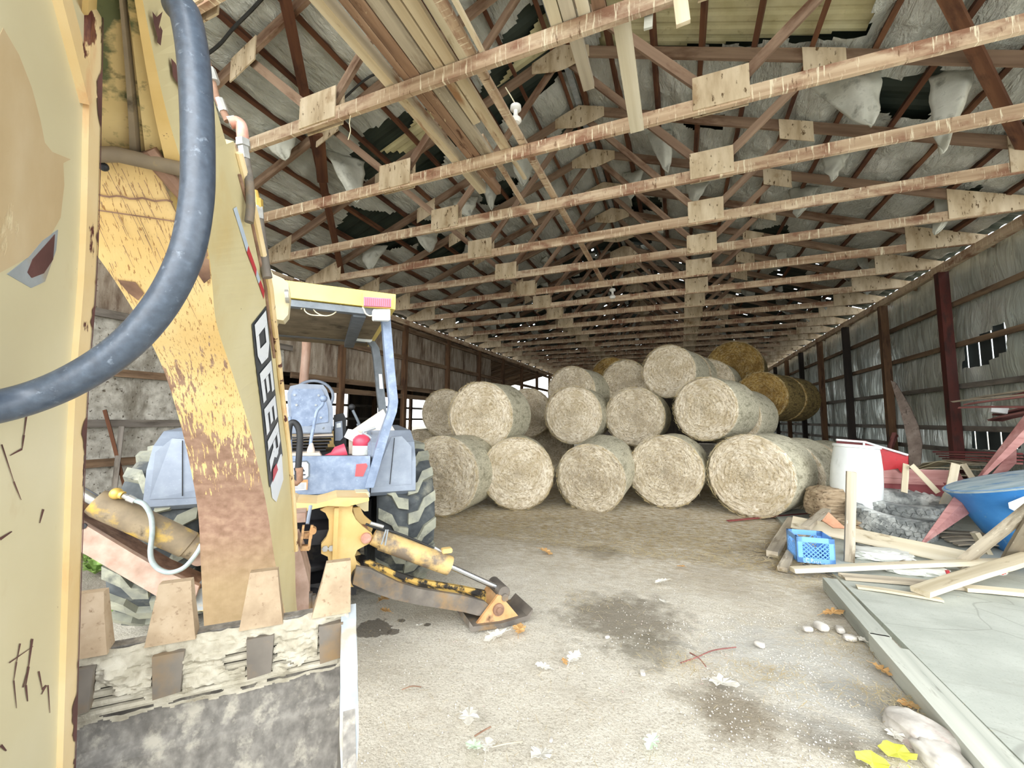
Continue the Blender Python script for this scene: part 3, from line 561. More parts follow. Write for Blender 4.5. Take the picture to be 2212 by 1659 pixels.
for k, y in enumerate(PY):
    if k >= 2:
        o = post(4.62, y, rmat[k]); lab = names.get(k, f'right wall post among the bright foil panels, {ORD[max(1, k-5)]} beyond the black post' if k > 5 else 'red-brown wall post on the right wall nearest the open front')
        tag(o, lab, 'post', 'posts of the right wall')
    o = post(-7.5, y+0.0, 'post', 0.13)
    tag(o, f'brown wooden wall post on the left wall, {ORD[k+1]} from the open front', 'post', 'posts of the left wall')
    if 0 < k < 9:
        bm = B(); box(bm, (-0.06, -0.06, 0), (0.06, 0.06, 3.4)); o = mk('lean_to_post', bm, 'post', M=Matrix.Translation((-11.36, y+0.8, 0)))
        tag(o, f'slim brown post against the outer wall of the lean-to, {ORD[k]} from its front', 'post', 'posts of the lean-to')
for n_, z in enumerate((0.42, 1.09, 1.50, 2.26, 3.02, 3.78)):
    o = bar('girt', (4.755, 7.5, z), (4.755, 33, z), 0.05, 0.09, 'girt' if n_ < 4 else 'girt_brown', up=(0, 0, 1))
    tag(o, f'horizontal wall girt along the foil-lined right wall, {ORD[n_+1]} up from the floor', 'girt', 'girts of the right wall')
for n_, z in enumerate((0.42, 0.97, 1.52, 2.25, 3.08)):
    o = bar('girt', (-7.53, -1, z), (-7.53, 6.2, z), 0.05, 0.11, 'girt_brown' if n_ % 2 else 'girt'); tag(o, f'horizontal wall girt on the near left wall, {ORD[n_+1]} up from the floor', 'girt', 'girts of the near left wall')
for n_, (z, y0, y1) in enumerate(((2.52, 6.2, 33), (3.42, 6.2, 33), (4.28, -1, 33), (2.28, 6.2, 16.3))):
    o = bar('girt', (-7.52, y0, z), (-7.52, y1, z), 0.05, 0.13, 'girt_brown')
    tag(o, ['horizontal girt under the upper panels of the left wall', 'horizontal girt across the middle of the upper left panels', 'topmost horizontal girt of the left wall just under the plate', 'lower header board over the opening of the left wall'][n_], 'girt', 'girts of the far left wall')
for n_, z in enumerate((0.35, 0.95, 1.62, 2.12, 2.64, 3.0)):
    o = bar('girt', (-11.46, 4.1, z), (-11.46, 24.4, z), 0.05, 0.09, 'girt'); tag(o, f'pale horizontal rail of the lean-to outer wall, {ORD[n_+1]} up from the floor', 'girt', 'rails of the lean-to wall')
for k in range(18):
    y = 6.6+1.0*k; o = bar('lean_to_rafter', (-7.6, y, 4.33), (-11.5, y, 3.36), 0.05, 0.12, 'girt_brown'); tag(o, 'brown rafter under the lean-to roof beyond the left wall', 'rafter', 'lean-to rafters')
# wind braces nailed under the rafters
def brace(a, b, side, off, lab, mat='purlin', w_=0.12):
    o = bar('wind_brace', atroof(*a, side, off), atroof(*b, side, off), w_, 0.04, mat, up=(side*SL, 0, 1)); tag(o, lab, 'brace', 'wind braces')
brace((612, -20), (742, 610), -1, -0.17, 'dark brown brace crossing under the rafters of the left roof slope')
brace((2040, -20), (2225, 345), 1, -0.17, 'brown brace crossing under the rafters of the right roof slope')

# ================================================================== the backhoe (local frame: x right, y forward, z up, origin under the rear axle)
bh = empty('backhoe', TO, PI/2-TH)
tag(bh, 'yellow backhoe seen from behind, boom and bucket raised towards the open front', 'backhoe')
def part(name, bm, mat, parent=bh, smooth=False, bev=0): return mk(name, bm, mat, parent, smooth, bev=bev)
def polyf(name, px, f, d, mat, parent=bh, bev=0.0):
    """outline given by pixels on the plane y = f, thickness d forward"""
    bm = B(); slab(bm, [tf(x, y, f) for x, y in px], (0, d, 0)); return part(name, bm, mat, parent, bev=bev)
RYM = Matrix.Rotation(PI/2, 4, 'Y')
def ytube(bm, c, r, d, seg=20):     # short pin along local y, front face towards the camera
    tube(bm, [Vector(c), Vector(c)+Vector((0, d, 0))], r, seg)
# --- tyres with chevron lugs
def tyre_mesh(R, W, rim):
    bm = B()
    prof = [(rim, -W*0.40), (rim+0.04, -W*0.46), (R*0.86, -W*0.5), (R-0.075, -W*0.46), (R-0.05, -W*0.3), (R-0.045, 0), (R-0.05, W*0.3), (R-0.075, W*0.46), (R*0.86, W*0.5), (rim+0.04, W*0.46), (rim, W*0.40)]
    lathe(bm, prof, 64, RYM, close=False); return bm
def lug_mesh(R, W, n, flip=1):
    bm = B()
    for k in range(n):
        for sgn in (1, -1):
            a0 = 2*PI*(k+(0.5 if sgn < 0 else 0))/n; path = [(0.0, 0.30), (0.16, 0.27), (0.26, 0.10), (0.46, 0.0)]
            th = 0.145; P = []
            for u, da in path:
                for e in (-th/2, th/2):
                    for hh in (-0.06, 0.0):
                        rr = R+hh-(0.028 if u > 0.4 else 0.0); a = a0+(da+e)*flip*0.9; P.append(Vector((sgn*u*W*1.06, math.cos(a)*rr, math.sin(a)*rr)))
            v = [bm.verts.new(p) for p in P]
            for i in range(len(path)-1):
                o = i*4; q = o+4
                for a, b in ((0, 1), (1, 3), (3, 2), (2, 0)): bm.faces.new((v[o+a], v[o+b], v[q+b], v[q+a]))
            bm.faces.new((v[0], v[1], v[3], v[2])); e = (len(path)-1)*4; bm.faces.new((v[e], v[e+2], v[e+3], v[e+1]))
    return bm
for s in (1, -1):
    wheel = part('rear_wheel', tyre_mesh(0.70, 0.50, 0.32), 'tyre', smooth=True); wheel.location = (s*0.87, 0.0, 0.70)
    part('tread_lugs', lug_mesh(0.70, 0.50, 18, 1), 'lug', wheel, bev=0.008)
    bm = B(); lathe(bm, [(0.32, -0.05), (0.30, 0.02), (0.12, 0.06), (0.10, 0.10), (0.0, 0.10)], 28, RYM); part('wheel_rim', bm, 'yellow', wheel, smooth=True)
    fw = part('front_wheel', tyre_mesh(0.47, 0.30, 0.22), 'tyre', smooth=True); fw.location = (s*0.82, 2.35, 0.47)
# --- chassis mass
bm = B(); box(bm, (-0.50, -0.55, 0.42), (0.50, 0.75, 0.98)); box(bm, (-0.62, -0.16, 0.55), (0.62, 0.16, 0.85)); box(bm, (-0.32, 0.7, 0.55), (0.32, 2.5, 0.85)); part('chassis', bm, 'dark', bev=0.02)
bm = B(); box(bm, (-0.42, 1.0, 0.85), (0.42, 2.7, 1.42)); part('hood', bm, 'yellow', bev=0.06)
bm = B(); tube(bm, cat([(-0.05, 0.75, 1.42), (-0.05, 0.75, 1.40), (-0.05, 0.62, 1.66)], 4), 0.03); part('steering_column', bm, 'black')
c0 = tf(700, 852, 0.42)
bm = B(); tube(bm, [c0+Vector((0.19*math.cos(a)-0.10, 0.05*math.sin(a)+0.09, 0.17*math.sin(a)-0.02)) for a in [2*PI*k/32 for k in range(33)]], 0.016); part('steering_wheel', bm, 'fender', smooth=True)
# exhaust stack
e0 = tf(655, 840, 1.7); e1 = tf(662, 745, 1.7); e2 = tf(656, 712, 1.55)
bm = B(); tube(bm, cat([(e0.x, 1.7, 1.3), e0, e1, e2], 8), 0.055, 18); part('exhaust_stack', bm, 'pipe', smooth=True)
# --- fenders
for s in (1, -1):
    prof = [(-0.66, 0.99), (-0.64, 1.24), (-0.55, 1.40), (-0.36, 1.50), (0.40, 1.54), (0.66, 1.44), (0.78, 1.10)]
    inn = [(y*0.93, z-0.035) for y, z in prof]
    bm = B(); slab(bm, [(s*0.56, y, z) for y, z in prof]+[(s*0.56, y, z) for y, z in inn[::-1]], (s*0.37, 0, 0)); fe = part('fender', bm, 'fender', bev=0.012)
    bm = B(); slab(bm, [(s*0.535, -0.60, 0.99), (s*0.535, -0.60, 1.3), (s*0.535, -0.40, 1.50), (s*0.535, 0.55, 1.54), (s*0.535, 0.70, 0.95)], (s*0.03, 0, 0)); part('inner_wall', bm, 'fender', fe)
    bm = B(); slab(bm, [tf(808, 1052, -0.66), tf(889, 1046, -0.66), tf(889, 965, -0.64), tf(868, 942, -0.62), tf(846, 944, -0.62), tf(808, 1035, -0.66)], (0, 0.05, 0)); o = part('rear_flap', bm, 'fender', fe, bev=0.012)
    if s < 0: o.scale = (-1, 1, 1)
    bm = B(); tube(bm, [tf(852, 946, -0.632)+Vector((0, -0.004, 0)), tf(842, 1046, -0.672)], 0.0035, 6); o = part('panel_seam', bm, 'black', fe)
    if s < 0: o.scale = (-1, 1, 1)
# beige side console
polyf('side_console', [(754, 990), (754, 934), (828, 884), (836, 900), (862, 946), (808, 1040), (800, 1030)], -0.35, 0.06, 'beige', bev=0.01)
# --- operator platform
bl = [(596, 986), (800, 985), (798, 1062), (596, 1072)]
pl = polyf('rear_platform_panel', bl, -0.75, 0.06, 'bluegrey', bev=0.006)
a = tf(800, 985, -0.75); b = tf(798, 1062, -0.75)
bm = B(); slab(bm, [(-a.x, -0.75, a.z), (0.0, -0.75, a.z), (0.0, -0.75, b.z), (-b.x, -0.75, b.z)], (0, 0.06, 0)); part('left_panel', bm, 'bluegrey', pl)
bm = B(); box(bm, (-0.58, -0.80, b.z-0.035), (b.x, -0.70, b.z)); part('sill_strip', bm, 'edge', pl, bev=0.004)
bm = B(); box(bm, (-0.56, -0.70, a.z-0.05), (0.55, 0.7, a.z-0.01)); part('floor_plate', bm, 'dark')
polyf('reflector', [(770, 1003), (791, 1001), (794, 1006), (784, 1029), (767, 1029)], -0.757, 0.006, 'redrefl', pl)
dc = polyf('safety_decal', [(628, 1000), (662, 998), (666, 1003), (666, 1028), (660, 1033), (628, 1034)], -0.756, 0.005, 'decal_white', pl)
polyf('decal_border', [(625, 997), (663, 995), (669, 1002), (669, 1029), (662, 1036), (625, 1037)], -0.754, 0.004, 'greymetal', pl)
bm = B()
for q in ([(634, 1012), (641, 1006), (648, 1010), (652, 1007), (659, 1018), (648, 1022), (636, 1020)], [(633, 1026), (660, 1024), (660, 1027), (633, 1029)]): slab(bm, [tf(x, y, -0.7575) for x, y in q], (0, 0.002, 0))
part('decal_print', bm, 'decal_black', pl)
polyf('warning_decal', [(630, 1038), (665, 1036), (664, 1058), (630, 1060)], -0.756, 0.005, 'decal_white', pl)
bm = B(); slab(bm, [tf(x, y, -0.758) for x, y in ((634, 1037.5), (665, 1036), (665, 1042), (634, 1043))], (0, 0.002, 0)); slab(bm, [tf(x, y, -0.758) for x, y in ((662, 1040), (665, 1040), (664, 1058), (661, 1058))], (0, 0.002, 0)); part('warning_stripe', bm, 'decal_orange', pl)
bm = B()
for k in range(4): slab(bm, [tf(x, y, -0.7575) for x, y in ((636, 1046+3*k), (658, 1045+3*k), (658, 1046+3*k), (636, 1047+3*k))], (0, 0.002, 0))
part('warning_text_lines', bm, 'greymetal', pl)
# --- control tower, levers, seat
polyf('control_console', [(600, 1000), (606, 980), (690, 978), (697, 990), (697, 1000)], -0.62, 0.20, 'beige', bev=0.01)
def lever(name, px, f, r, mat='bluegrey', knob=None):
    bm = B(); tube(bm, cat([tf(x, y, f) for x, y in px], 6), r, 10); o = part(name, bm, mat, smooth=True)
    if knob:
        bm = B(); M = Matrix.Translation(tf(*knob, f)); bmesh.ops.create_uvsphere(bm, u_segments=14, v_segments=10, radius=r*2.3, matrix=M); part('knob', bm, 'black' if mat != 'bluegrey' else 'bluegrey', o, smooth=True)
    return o
lever('boom_lever', [(669, 985), (672, 950), (677, 925), (684, 890), (696, 875), (699, 862)], -0.55, 0.0135, knob=(699, 861))
bm = B(); lathe(bm, [(0.035, 0), (0.028, 0.06), (0.012, 0.11), (0.0, 0.11)], 14, Matrix.Translation(tf(671, 986, -0.55))); part('lever_boot', bm, 'beige', smooth=True)
lever('swing_lever', [(627, 985), (627, 950), (626, 900)], -0.55, 0.0135)
lever('floor_lever', [(789, 950), (777, 918), (762, 886)], -0.15, 0.013, 'greymetal', knob=(760, 879))
lever('second_floor_lever', [(781, 946), (772, 915)], -0.15, 0.010, 'greymetal')
seat = polyf('seat_back', [(626, 938), (620, 850), (627, 834), (650, 829), (698, 831), (706, 842), (719, 880), (720, 925), (716, 936)], 0.0, 0.09, 'fender', bev=0.02)
polyf('seat_recess', [(630, 930), (628, 852), (634, 840), (694, 840), (700, 850), (709, 885), (709, 912), (690, 914)], -0.012, 0.03, 'bluegrey', seat, bev=0.004)
polyf('lower_seat_band', [(626, 936), (626, 921), (716, 920), (716, 934)], -0.02, 0.03, 'fender', seat, bev=0.006)
bm = B()
for x, y in ((636, 853), (688, 854), (640, 875), (682, 875), (693, 902), (699, 925)): ytube(bm, tf(x, y, -0.02), 0.011, 0.02, 10)
part('seat_bolts', bm, 'edge', seat)
bm = B()
for i in range(5): slab(bm, [tf(x, y, -0.03+0.02*i) for x, y in ((626, 944+7*i), (720-4*i, 942+7*i), (720-4*i, 945+7*i), (626, 947+7*i))], (0, 0.3, 0))
part('seat_suspension', bm, 'dark', seat)
polyf('seat_cushion', [(622, 944), (718, 936), (720, 945), (622, 950)], 0.02, 0.5, 'beige', seat, bev=0.01)
bx = polyf('instrument_box', [(722, 960), (722, 896), (742, 892), (748, 905), (748, 975), (735, 985)], 0.15, 0.25, 'black', bev=0.02)
polyf('box_frame', [(724, 952), (724, 912), (739, 909), (741, 945), (735, 952)], 0.135, 0.02, 'fender', bx, bev=0.004)
polyf('box_window', [(727, 924), (727, 915), (736, 913), (737, 923)], 0.128, 0.02, 'white', bx)
bm = B(); tube(bm, cat([tf(x, y, -0.9) for x, y in ((642, 1040), (646, 985), (648, 950), (645, 925), (636, 913), (626, 918), (622, 950))], 6), 0.022, 12); ho = part('looped_hose', bm, 'black', smooth=True)
bm = B(); tube(bm, [tf(x, y, -0.9) for x, y in ((646, 1010), (646, 1038), (640, 1042), (624, 1044))], 0.027, 12); part('rusty_elbow', bm, 'rust', ho, smooth=True)
# --- canopy on its posts
cn = B(); T = lambda x, y, f: tf(x, y, f)
zt = tf(855, 636, -0.85).z; xr = tf(855, 636, -0.85).x; zb = tf(850, 668, -0.85).z
slab(cn, [(-xr, -0.85, zb), (xr, -0.85, zb), (xr, -0.85, zt), (-xr, -0.85, zt)], (0, 1.95, 0))
canopy = part('canopy', cn, 'canopy', bev=0.03)
bm = B(); box(bm, (-xr+0.05, -0.80, zb-0.012), (xr-0.05, 1.05, zb-0.002)); part('canopy_lining', bm, 'ceilcloth', canopy)
bm = B(); box(bm, (-xr+0.04, -0.83, zb-0.06), (xr-0.12, -0.76, zb-0.01)); box(bm, (0.36, -0.76, zb-0.075), (0.46, 0.85, zb-0.01)); part('canopy_frame', bm, 'greymetal', canopy, bev=0.01)
polyf('tail_lamp', [(786, 641), (845, 645), (845, 663), (786, 660)], -0.905, 0.06, 'lens', canopy, bev=0.006)
polyf('lamp_housing', [(783, 632), (848, 637), (848, 667), (783, 662)], -0.875, 0.04, 'canopy', canopy, bev=0.008)
bm = B()
for k in range(13): x = 789+4.3*k; slab(bm, [tf(x, 643.5+0.06*k*4, -0.908), tf(x+1.4, 643.6+0.06*k*4, -0.908), tf(x+1.4, 659+0.05*k*4, -0.908), tf(x, 659+0.05*k*4, -0.908)], (0, 0.004, 0))
part('lens_ribs', bm, 'redrefl', canopy)
wl = polyf('work_lamp', [(807, 668), (842, 668), (843, 671), (843, 690), (840, 692), (807, 691), (805, 688), (805, 671)], -0.90, 0.05, 'white', canopy, bev=0.006)
bm = B(); tube(bm, cat([tf(x, y, -0.88) for x, y in ((783, 664), (786, 668), (790, 677), (798, 682), (806, 681))], 6), 0.006, 8); part('lamp_wire', bm, 'twine', wl)
bm = B(); bz = tf(671, 606, -0.25); lathe(bm, [(0.075, -0.05), (0.075, 0.06), (0.062, 0.085), (0.03, 0.10), (0.0, 0.10)], 24, Matrix.Translation((bz.x, -0.25, zt+0.035))); part('beacon', bm, 'orange', canopy, smooth=True)
bm = B(); tube(bm, cat([tf(x, y, -0.80) for x, y in ((670, 650), (680, 672), (700, 682), (720, 678), (735, 662), (738, 648))], 8), 0.0045, 6); tube(bm, cat([tf(x, y, -0.80) for x, y in ((650, 668), (657, 662), (659, 672), (672, 680), (700, 682))], 8), 0.0045, 6); part('hanging_wire', bm, 'twine', canopy)
def postpoly(name, px, f, w_, mat, mir=True):
    P = [tf(x, y, f) for x, y in px]
    for sg in ((1, -1) if mir else (1,)):
        bm = B(); rings = []
        for i, p in enumerate(P):
            q = Vector((p.x*sg, f, p.z)); rings.append([bm.verts.new(q+Vector((a*w_/2, b, 0))) for a, b in ((-1, -0.05), (1, -0.05), (1, 0.05), (-1, 0.05))])
        for a, b in zip(rings, rings[1:]):
            for k in range(4): bm.faces.new((a[k], a[(k+1) % 4], b[(k+1) % 4], b[k]))
        bm.faces.new(rings[0]); bm.faces.new(rings[-1][::-1]); part(name, bm, mat, bev=0.008)
postpoly('canopy_post', [(832, 680), (842, 800), (849, 868), (846, 890), (830, 935), (796, 1052)], -0.72, 0.070, 'bluegrey')
postpoly('front_post', cat([(770, 726, 0), (795, 733, 0), (810, 752, 0), (817, 800, 0), (825, 885, 0), (826, 920, 0)], 4) and [(760, 726), (785, 729), (800, 737), (810, 752), (814, 775), (818, 815), (826, 888), (828, 960)], 0.75, 0.085, 'greymetal')
a = tf(630, 725, 0.75); b = tf(790, 731, 0.75); bm = B(); box(bm, (-b.x, 0.70, b.z-0.05), (b.x, 0.80, b.z+0.05)); part('front_hoop', bm, 'greymetal', bev=0.01)
polyf('post_label', [(818, 808), (825, 808), (828, 840), (820, 840)], 0.69, 0.005, 'white')
polyf('mirror', [(768, 720), (803, 719), (804, 736), (800, 739), (768, 736), (766, 733)], 0.55, 0.03, 'white', bev=0.006)
# --- rear stabiliser frame
O2 = lambda q: [(600+x/5.925, 1050+y/5.925) for x, y in q]
outl = O2([(620, 262), (960, 255), (952, 330), (1000, 430), (1090, 520), (1200, 600), (1226, 655), (1200, 725), (1085, 780), (1015, 820), (985, 890), (1010, 975), (1080, 1035), (1165, 1095), (1188, 1170), (1150, 1260), (1060, 1292), (900, 1290), (650, 1330), (650, 975), (640, 905), (555, 865), (556, 745), (620, 665), (655, 570), (652, 430), (610, 345), (540, 305)])
fr = polyf('stabiliser_frame', outl, -1.05, 0.05, 'yellow', bev=0.004)
bm = B(); slab(bm, [(-p.x, p.y, p.z) for p in [tf(x, y, -1.05) for x, y in outl]], (0, 0.05, 0)); part('left_frame_plate', bm, 'yellow', fr)
for nm, dx in (('rear_frame_plate', 1), ('left_rear_plate', -1)):
    bm = B(); slab(bm, [(dx*(p.x+0.02), -0.80, p.z) for p in [tf(x, y, -1.05) for x, y in outl]], (0, 0.05, 0)); part(nm, bm, 'yellow', fr)
bm = B(); p1 = tf(728, 1096, -1.05); p2 = tf(728, 1215, -1.05); box(bm, (p1.x-0.018, -1.075, p2.z), (p1.x+0.012, -1.05, p1.z)); part('weld_rib', bm, 'yellow', fr, bev=0.006)
bm = B(); slab(bm, [tf(x, y, -1.12) for x, y in O2([(190, 190), (240, 215), (500, 225), (640, 190), (760, 150), (1168, 150), (1168, 190), (1000, 235), (900, 262), (640, 255), (480, 290), (330, 330), (190, 300)])], (0, 0.35, 0)); part('top_plate', bm, 'yellow', fr, bev=0.006)
bm = B(); slab(bm, [tf(x, y, -0.9) for x, y in O2([(1000, 80), (1165, 80), (1160, 320), (1110, 325), (1000, 240)])], (0, 0.2, 0)); part('mount_block', bm, 'tan', fr, bev=0.01)
polyf('curved_gusset', O2([(960, 280), (1050, 270), (1110, 380), (1215, 470), (1180, 500), (1060, 480), (990, 400)]), -0.92, 0.04, 'yellow', fr)
bm = B()
for x, y in ((606, 805), (686, 800)): q = tf(*O2([(x, y)])[0], -1.07); ytube(bm, q, 0.021, 0.03, 6)
part('frame_bolts', bm, 'steel', fr)
bm = B(); q = tf(*O2([(1133, 672)])[0], -1.085); ytube(bm, q, 0.036, 0.30, 24); part('cylinder_pin', bm, 'copper', fr, bev=0.004)
bm = B(); q = tf(*O2([(1080, 1180)])[0], -1.10); ytube(bm, q, 0.075, 0.32, 28); ytube(bm, q+Vector((0, -0.012, 0)), 0.050, 0.05, 24); ytube(bm, q+Vector((0, -0.03, 0)), 0.028, 0.05, 20); part('leg_pin', bm, 'dark', fr, bev=0.004)
bm = B(); q = tf(437, 1288, -1.10); ytube(bm, q, 0.085, 0.32, 28); ytube(bm, q+Vector((0, -0.02, 0)), 0.055, 0.05, 24); part('left_leg_pin', bm, 'edge', fr, bev=0.004)
bm = B(); q = tf(380+38, 1205, -1.08); ytube(bm, tf(430, 1205, -1.10), 0.05, 0.3, 22); part('left_cylinder_pin', bm, 'pinkrust', fr)
# cross member and hose bundle low inside the frame
bm = B(); box(bm, (-0.45, -0.95, 0.30), (0.45, -0.60, 0.42)); box(bm, (-0.40, -0.98, 0.70), (0.40, -0.62, 0.80)); tube(bm, [(0.10, -1.0, 0.32), (0.28, -0.75, 0.36)], 0.07, 16); tube(bm, [(-0.1, -1.05, 0.55), (0.35, -0.8, 0.5)], 0.03, 12); part('frame_cross_member', bm, 'dark', fr, bev=0.01)
# --- right stabiliser, lowered to the ground
def ysweep(top, bot, f0, f1):
    bm = B(); rr = []
    for (a, b) in zip(top, bot):
        A, Bq = tf(*a, f0), tf(*b, f0); rr.append([bm.verts.new(v) for v in (A, Bq, Bq+Vector((0, f1-f0, 0)), A+Vector((0, f1-f0, 0)))])
    for a, b in zip(rr, rr[1:]):
        for k in range(4): bm.faces.new((a[k], a[(k+1) % 4], b[(k+1) % 4], b[k]))
    bm.faces.new(rr[0]); bm.faces.new(rr[-1][::-1]); return bm
rl = part('stabiliser_leg', ysweep([(770, 1224), (800, 1229), (860, 1258), (905, 1272), (1000, 1287), (1048, 1300), (1062, 1312)], [(762, 1262), (795, 1277), (850, 1295), (900, 1306), (1000, 1322), (1032, 1330), (1050, 1330)], -1.19, -1.15), 'leg', bev=0.006)
part('leg_back_plate', ysweep([(785, 1213), (800, 1212), (860, 1237), (905, 1252), (1000, 1268), (1050, 1278)], [(785, 1255), (800, 1262), (860, 1280), (905, 1290), (1000, 1305), (1050, 1312)], -1.0, -0.96), 'legtop', rl)
part('leg_top_plate', ysweep([(800, 1232), (860, 1260), (905, 1274), (1000, 1289), (1048, 1302)], [(800, 1237), (860, 1265), (905, 1279), (1000, 1294), (1046, 1307)], -1.15, -0.96), 'legtop', rl)
pe = tf(1085, 1270, -1.12)
ca, cb, cr = tf(806, 1160, -1.08), tf(971, 1222, -1.12), tf(1080, 1272, -1.13)
bm = B(); tube(bm, [ca, ca.lerp(cb, 0.10), ca.lerp(cb, 0.11), cb], [0.055, 0.062, 0.072, 0.072], 24); sc_ = part('stabiliser_cylinder', bm, 'cyl', smooth=True)
bm = B(); tube(bm, [cb.lerp(ca, 0.02), cr], 0.022, 18); part('piston_rod', bm, 'chrome', sc_, smooth=True)
bm = B(); tube(bm, [cr+Vector((0, -0.09, 0)), cr+Vector((0, 0.14, 0))], 0.05, 22); tube(bm, [cr+Vector((0, -0.11, -0.03)), cr+Vector((0, 0.16, -0.03))], 0.028, 18); part('rod_eye', bm, 'leg', sc_, smooth=True)
bm = B(); box(bm, (-0.03, -0.03, 0), (0.05, 0.03, 0.035), Matrix.Translation(tf(962, 1194, -1.12))); part('port_fitting', bm, 'yellow', sc_, bev=0.006)
bm = B(); tube(bm, cat([tf(x, y, -1.10) for x, y in ((790, 1132), (812, 1140), (840, 1146), (880, 1160), (920, 1177), (955, 1194))], 8), 0.009, 8); hh = part('supply_hose', bm, 'cable', sc_, smooth=True)
bm = B(); tube(bm, [tf(800, 1130, -1.11), tf(828, 1138, -1.11)], 0.013, 8); tube(bm, [tf(938, 1183, -1.11), tf(960, 1196, -1.11)], 0.012, 8); part('hose_fittings', bm, 'steel', hh)
bm = B(); tube(bm, [tf(834, 1144, -1.16), tf(824, 1176, -1.16)], 0.006, 8); tube(bm, [tf(838, 1144, -1.16), tf(832, 1178, -1.16)], 0.006, 8); part('hose_clamp', bm, 'edge', sc_)
pd = polyf('stabiliser_pad', [(1028, 1350), (1076, 1286), (1082, 1286), (1126, 1338), (1126, 1345), (1070, 1352)], -1.23, 0.025, 'pad', bev=0.004)
pz = tf(1078, 1325, -1.25)
bm = B(); q = tf(1078, 1318, -1.25); ytube(bm, q, 0.045, 0.05, 20); ytube(bm, q+Vector((0, -0.012, 0)), 0.022, 0.03, 16); part('pad_pin', bm, 'rust', pd, bev=0.003)
bm = B(); xa, xb = tf(1010, 1352, -1.23).x, tf(1146, 1345, -1.23).x
pr = [(xa, 0.045), (xa+0.02, 0.02), ((xa+xb)/2, 0.0), (xb-0.03, 0.02), (xb, 0.075), (xb, 0.095), (xb-0.05, 0.05), ((xa+xb)/2, 0.035), (xa+0.03, 0.055), (xa, 0.10)]
slab(bm, [(x, -1.27, z) for x, z in pr], (0, 0.33, 0)); part('pad_shoe', bm, 'leg', pd, bev=0.004)
bm = B(); slab(bm, [(p.x+0.03, -0.95, p.z+0.01) for p in [tf(x, y, -1.23) for x, y in ((1040, 1350), (1083, 1286), (1130, 1343))]], (0, 0.025, 0)); part('rear_pad_gusset', bm, 'pad', pd)
# --- left stabiliser, folded up
A0, A1 = tf(437, 1290, -1.1), tf(120, 1090, -1.1)
ll = part('raised_stabiliser_leg', ysweep([(120, 1078), (166, 1123), (287, 1196), (344, 1229), (430, 1266)], [(120, 1150), (164, 1186), (275, 1251), (340, 1289), (415, 1312)], -1.19, -1.15), 'pinkrust', bev=0.006)
part('leg_inner_plate', ysweep([(120, 1064), (168, 1096), (250, 1148), (332, 1204), (430, 1255)], [(120, 1125), (168, 1150), (250, 1200), (332, 1250), (430, 1300)], -0.98, -0.94), 'rust', ll)
part('leg_top_face', ysweep([(120, 1080), (166, 1125), (287, 1198), (344, 1231), (430, 1268)], [(120, 1086), (166, 1131), (287, 1204), (344, 1237), (430, 1274)], -1.15, -0.94), 'rust', ll)
bm = B(); slab(bm, [(p.x, -1.3, p.z) for p in [tf(x, y, -1.2) for x, y in ((60, 1020), (150, 1100), (140, 1116), (48, 1040))]], (0, 0.4, 0)); part('raised_pad', bm, 'pad', ll)
bm = B(); q = tf(179, 1137, -1.195); ytube(bm, q, 0.016, 0.01, 16); part('leg_hole', bm, 'dark', ll)
ca, cb, cr = tf(428, 1186, -1.10), tf(205, 1082, -1.16), tf(150, 1050, -1.18)
bm = B(); tube(bm, [ca, ca.lerp(cb, 0.09), ca.lerp(cb, 0.10), cb.lerp(ca, 0.06), cb], [0.072, 0.072, 0.078, 0.078, 0.068], 26); lc = part('raised_cylinder', bm, 'cyl2', smooth=True)
bm = B(); tube(bm, [cb.lerp(ca, 0.02), cr], 0.032, 18); part('piston_rod', bm, 'chrome', lc, smooth=True)
bm = B(); bmesh.ops.create_uvsphere(bm, u_segments=16, v_segments=12, radius=0.032, matrix=Matrix.Translation(tf(251, 1066, -1.2))); tube(bm, [tf(251, 1066, -1.2), tf(266, 1070, -1.21)], 0.022, 12); part('port_fitting', bm, 'brass', lc, smooth=True)
bm = B(); tube(bm, [tf(266, 1070, -1.21), tf(276, 1075, -1.21), tf(277, 1075, -1.21), tf(292, 1082, -1.22)], [0.014, 0.014, 0.02, 0.017], 10); part('hose_coupling', bm, 'steel', lc)
bm = B(); tube(bm, cat([tf(x, y, -1.22) for x, y in ((290, 1080), (312, 1090), (326, 1115), (329, 1150), (325, 1190), (330, 1215), (348, 1232), (372, 1236), (400, 1224), (425, 1195), (436, 1175))], 8), 0.0135, 12); part('supply_hose', bm, 'hosethin', lc, smooth=True)
# --- swing post behind the bucket
sw = B(); slab(sw, [tf(x, y, -1.45) for x, y in ((566, 1180), (640, 1170), (652, 1200), (668, 1262), (666, 1340), (520, 1360), (520, 1200))], (0, 0.32, 0)); swing = part('swing_post', sw, 'pinkrust', bev=0.012)
bm = B(); slab(bm, [tf(x, y, -1.30) for x, y in ((628, 1110), (660, 1108), (660, 1128), (628, 1130))], (0, 0.3, 0)); part('swing_cap', bm, 'pinkrust', swing, bev=0.01)
bm = B(); tube(bm, [tf(671, 1092, -1.35), tf(664, 1132, -1.4)], 0.011, 10); part('latch_rod', bm, 'fender', swing)
bm = B()
for x0, x1 in ((648, 653), (666, 672)): slab(bm, [tf(x, y, -1.42) for x, y in ((x0+5, 1136), (x1+5, 1136), (x1-2, 1188), (x0-2, 1184))], (0, 0.03, 0))
slab(bm, [tf(x, y, -1.40) for x, y in ((652, 1152), (676, 1150), (674, 1164), (650, 1164))], (0, 0.05, 0)); slab(bm, [tf(x, y, -1.42) for x, y in ((648, 1180), (668, 1180), (668, 1190), (648, 1190))], (0, 0.05, 0)); ytube(bm, tf(676, 1148, -1.43), 0.02, 0.06, 10)
part('boom_latch', bm, 'pad', swing, bev=0.005)
bm = B()
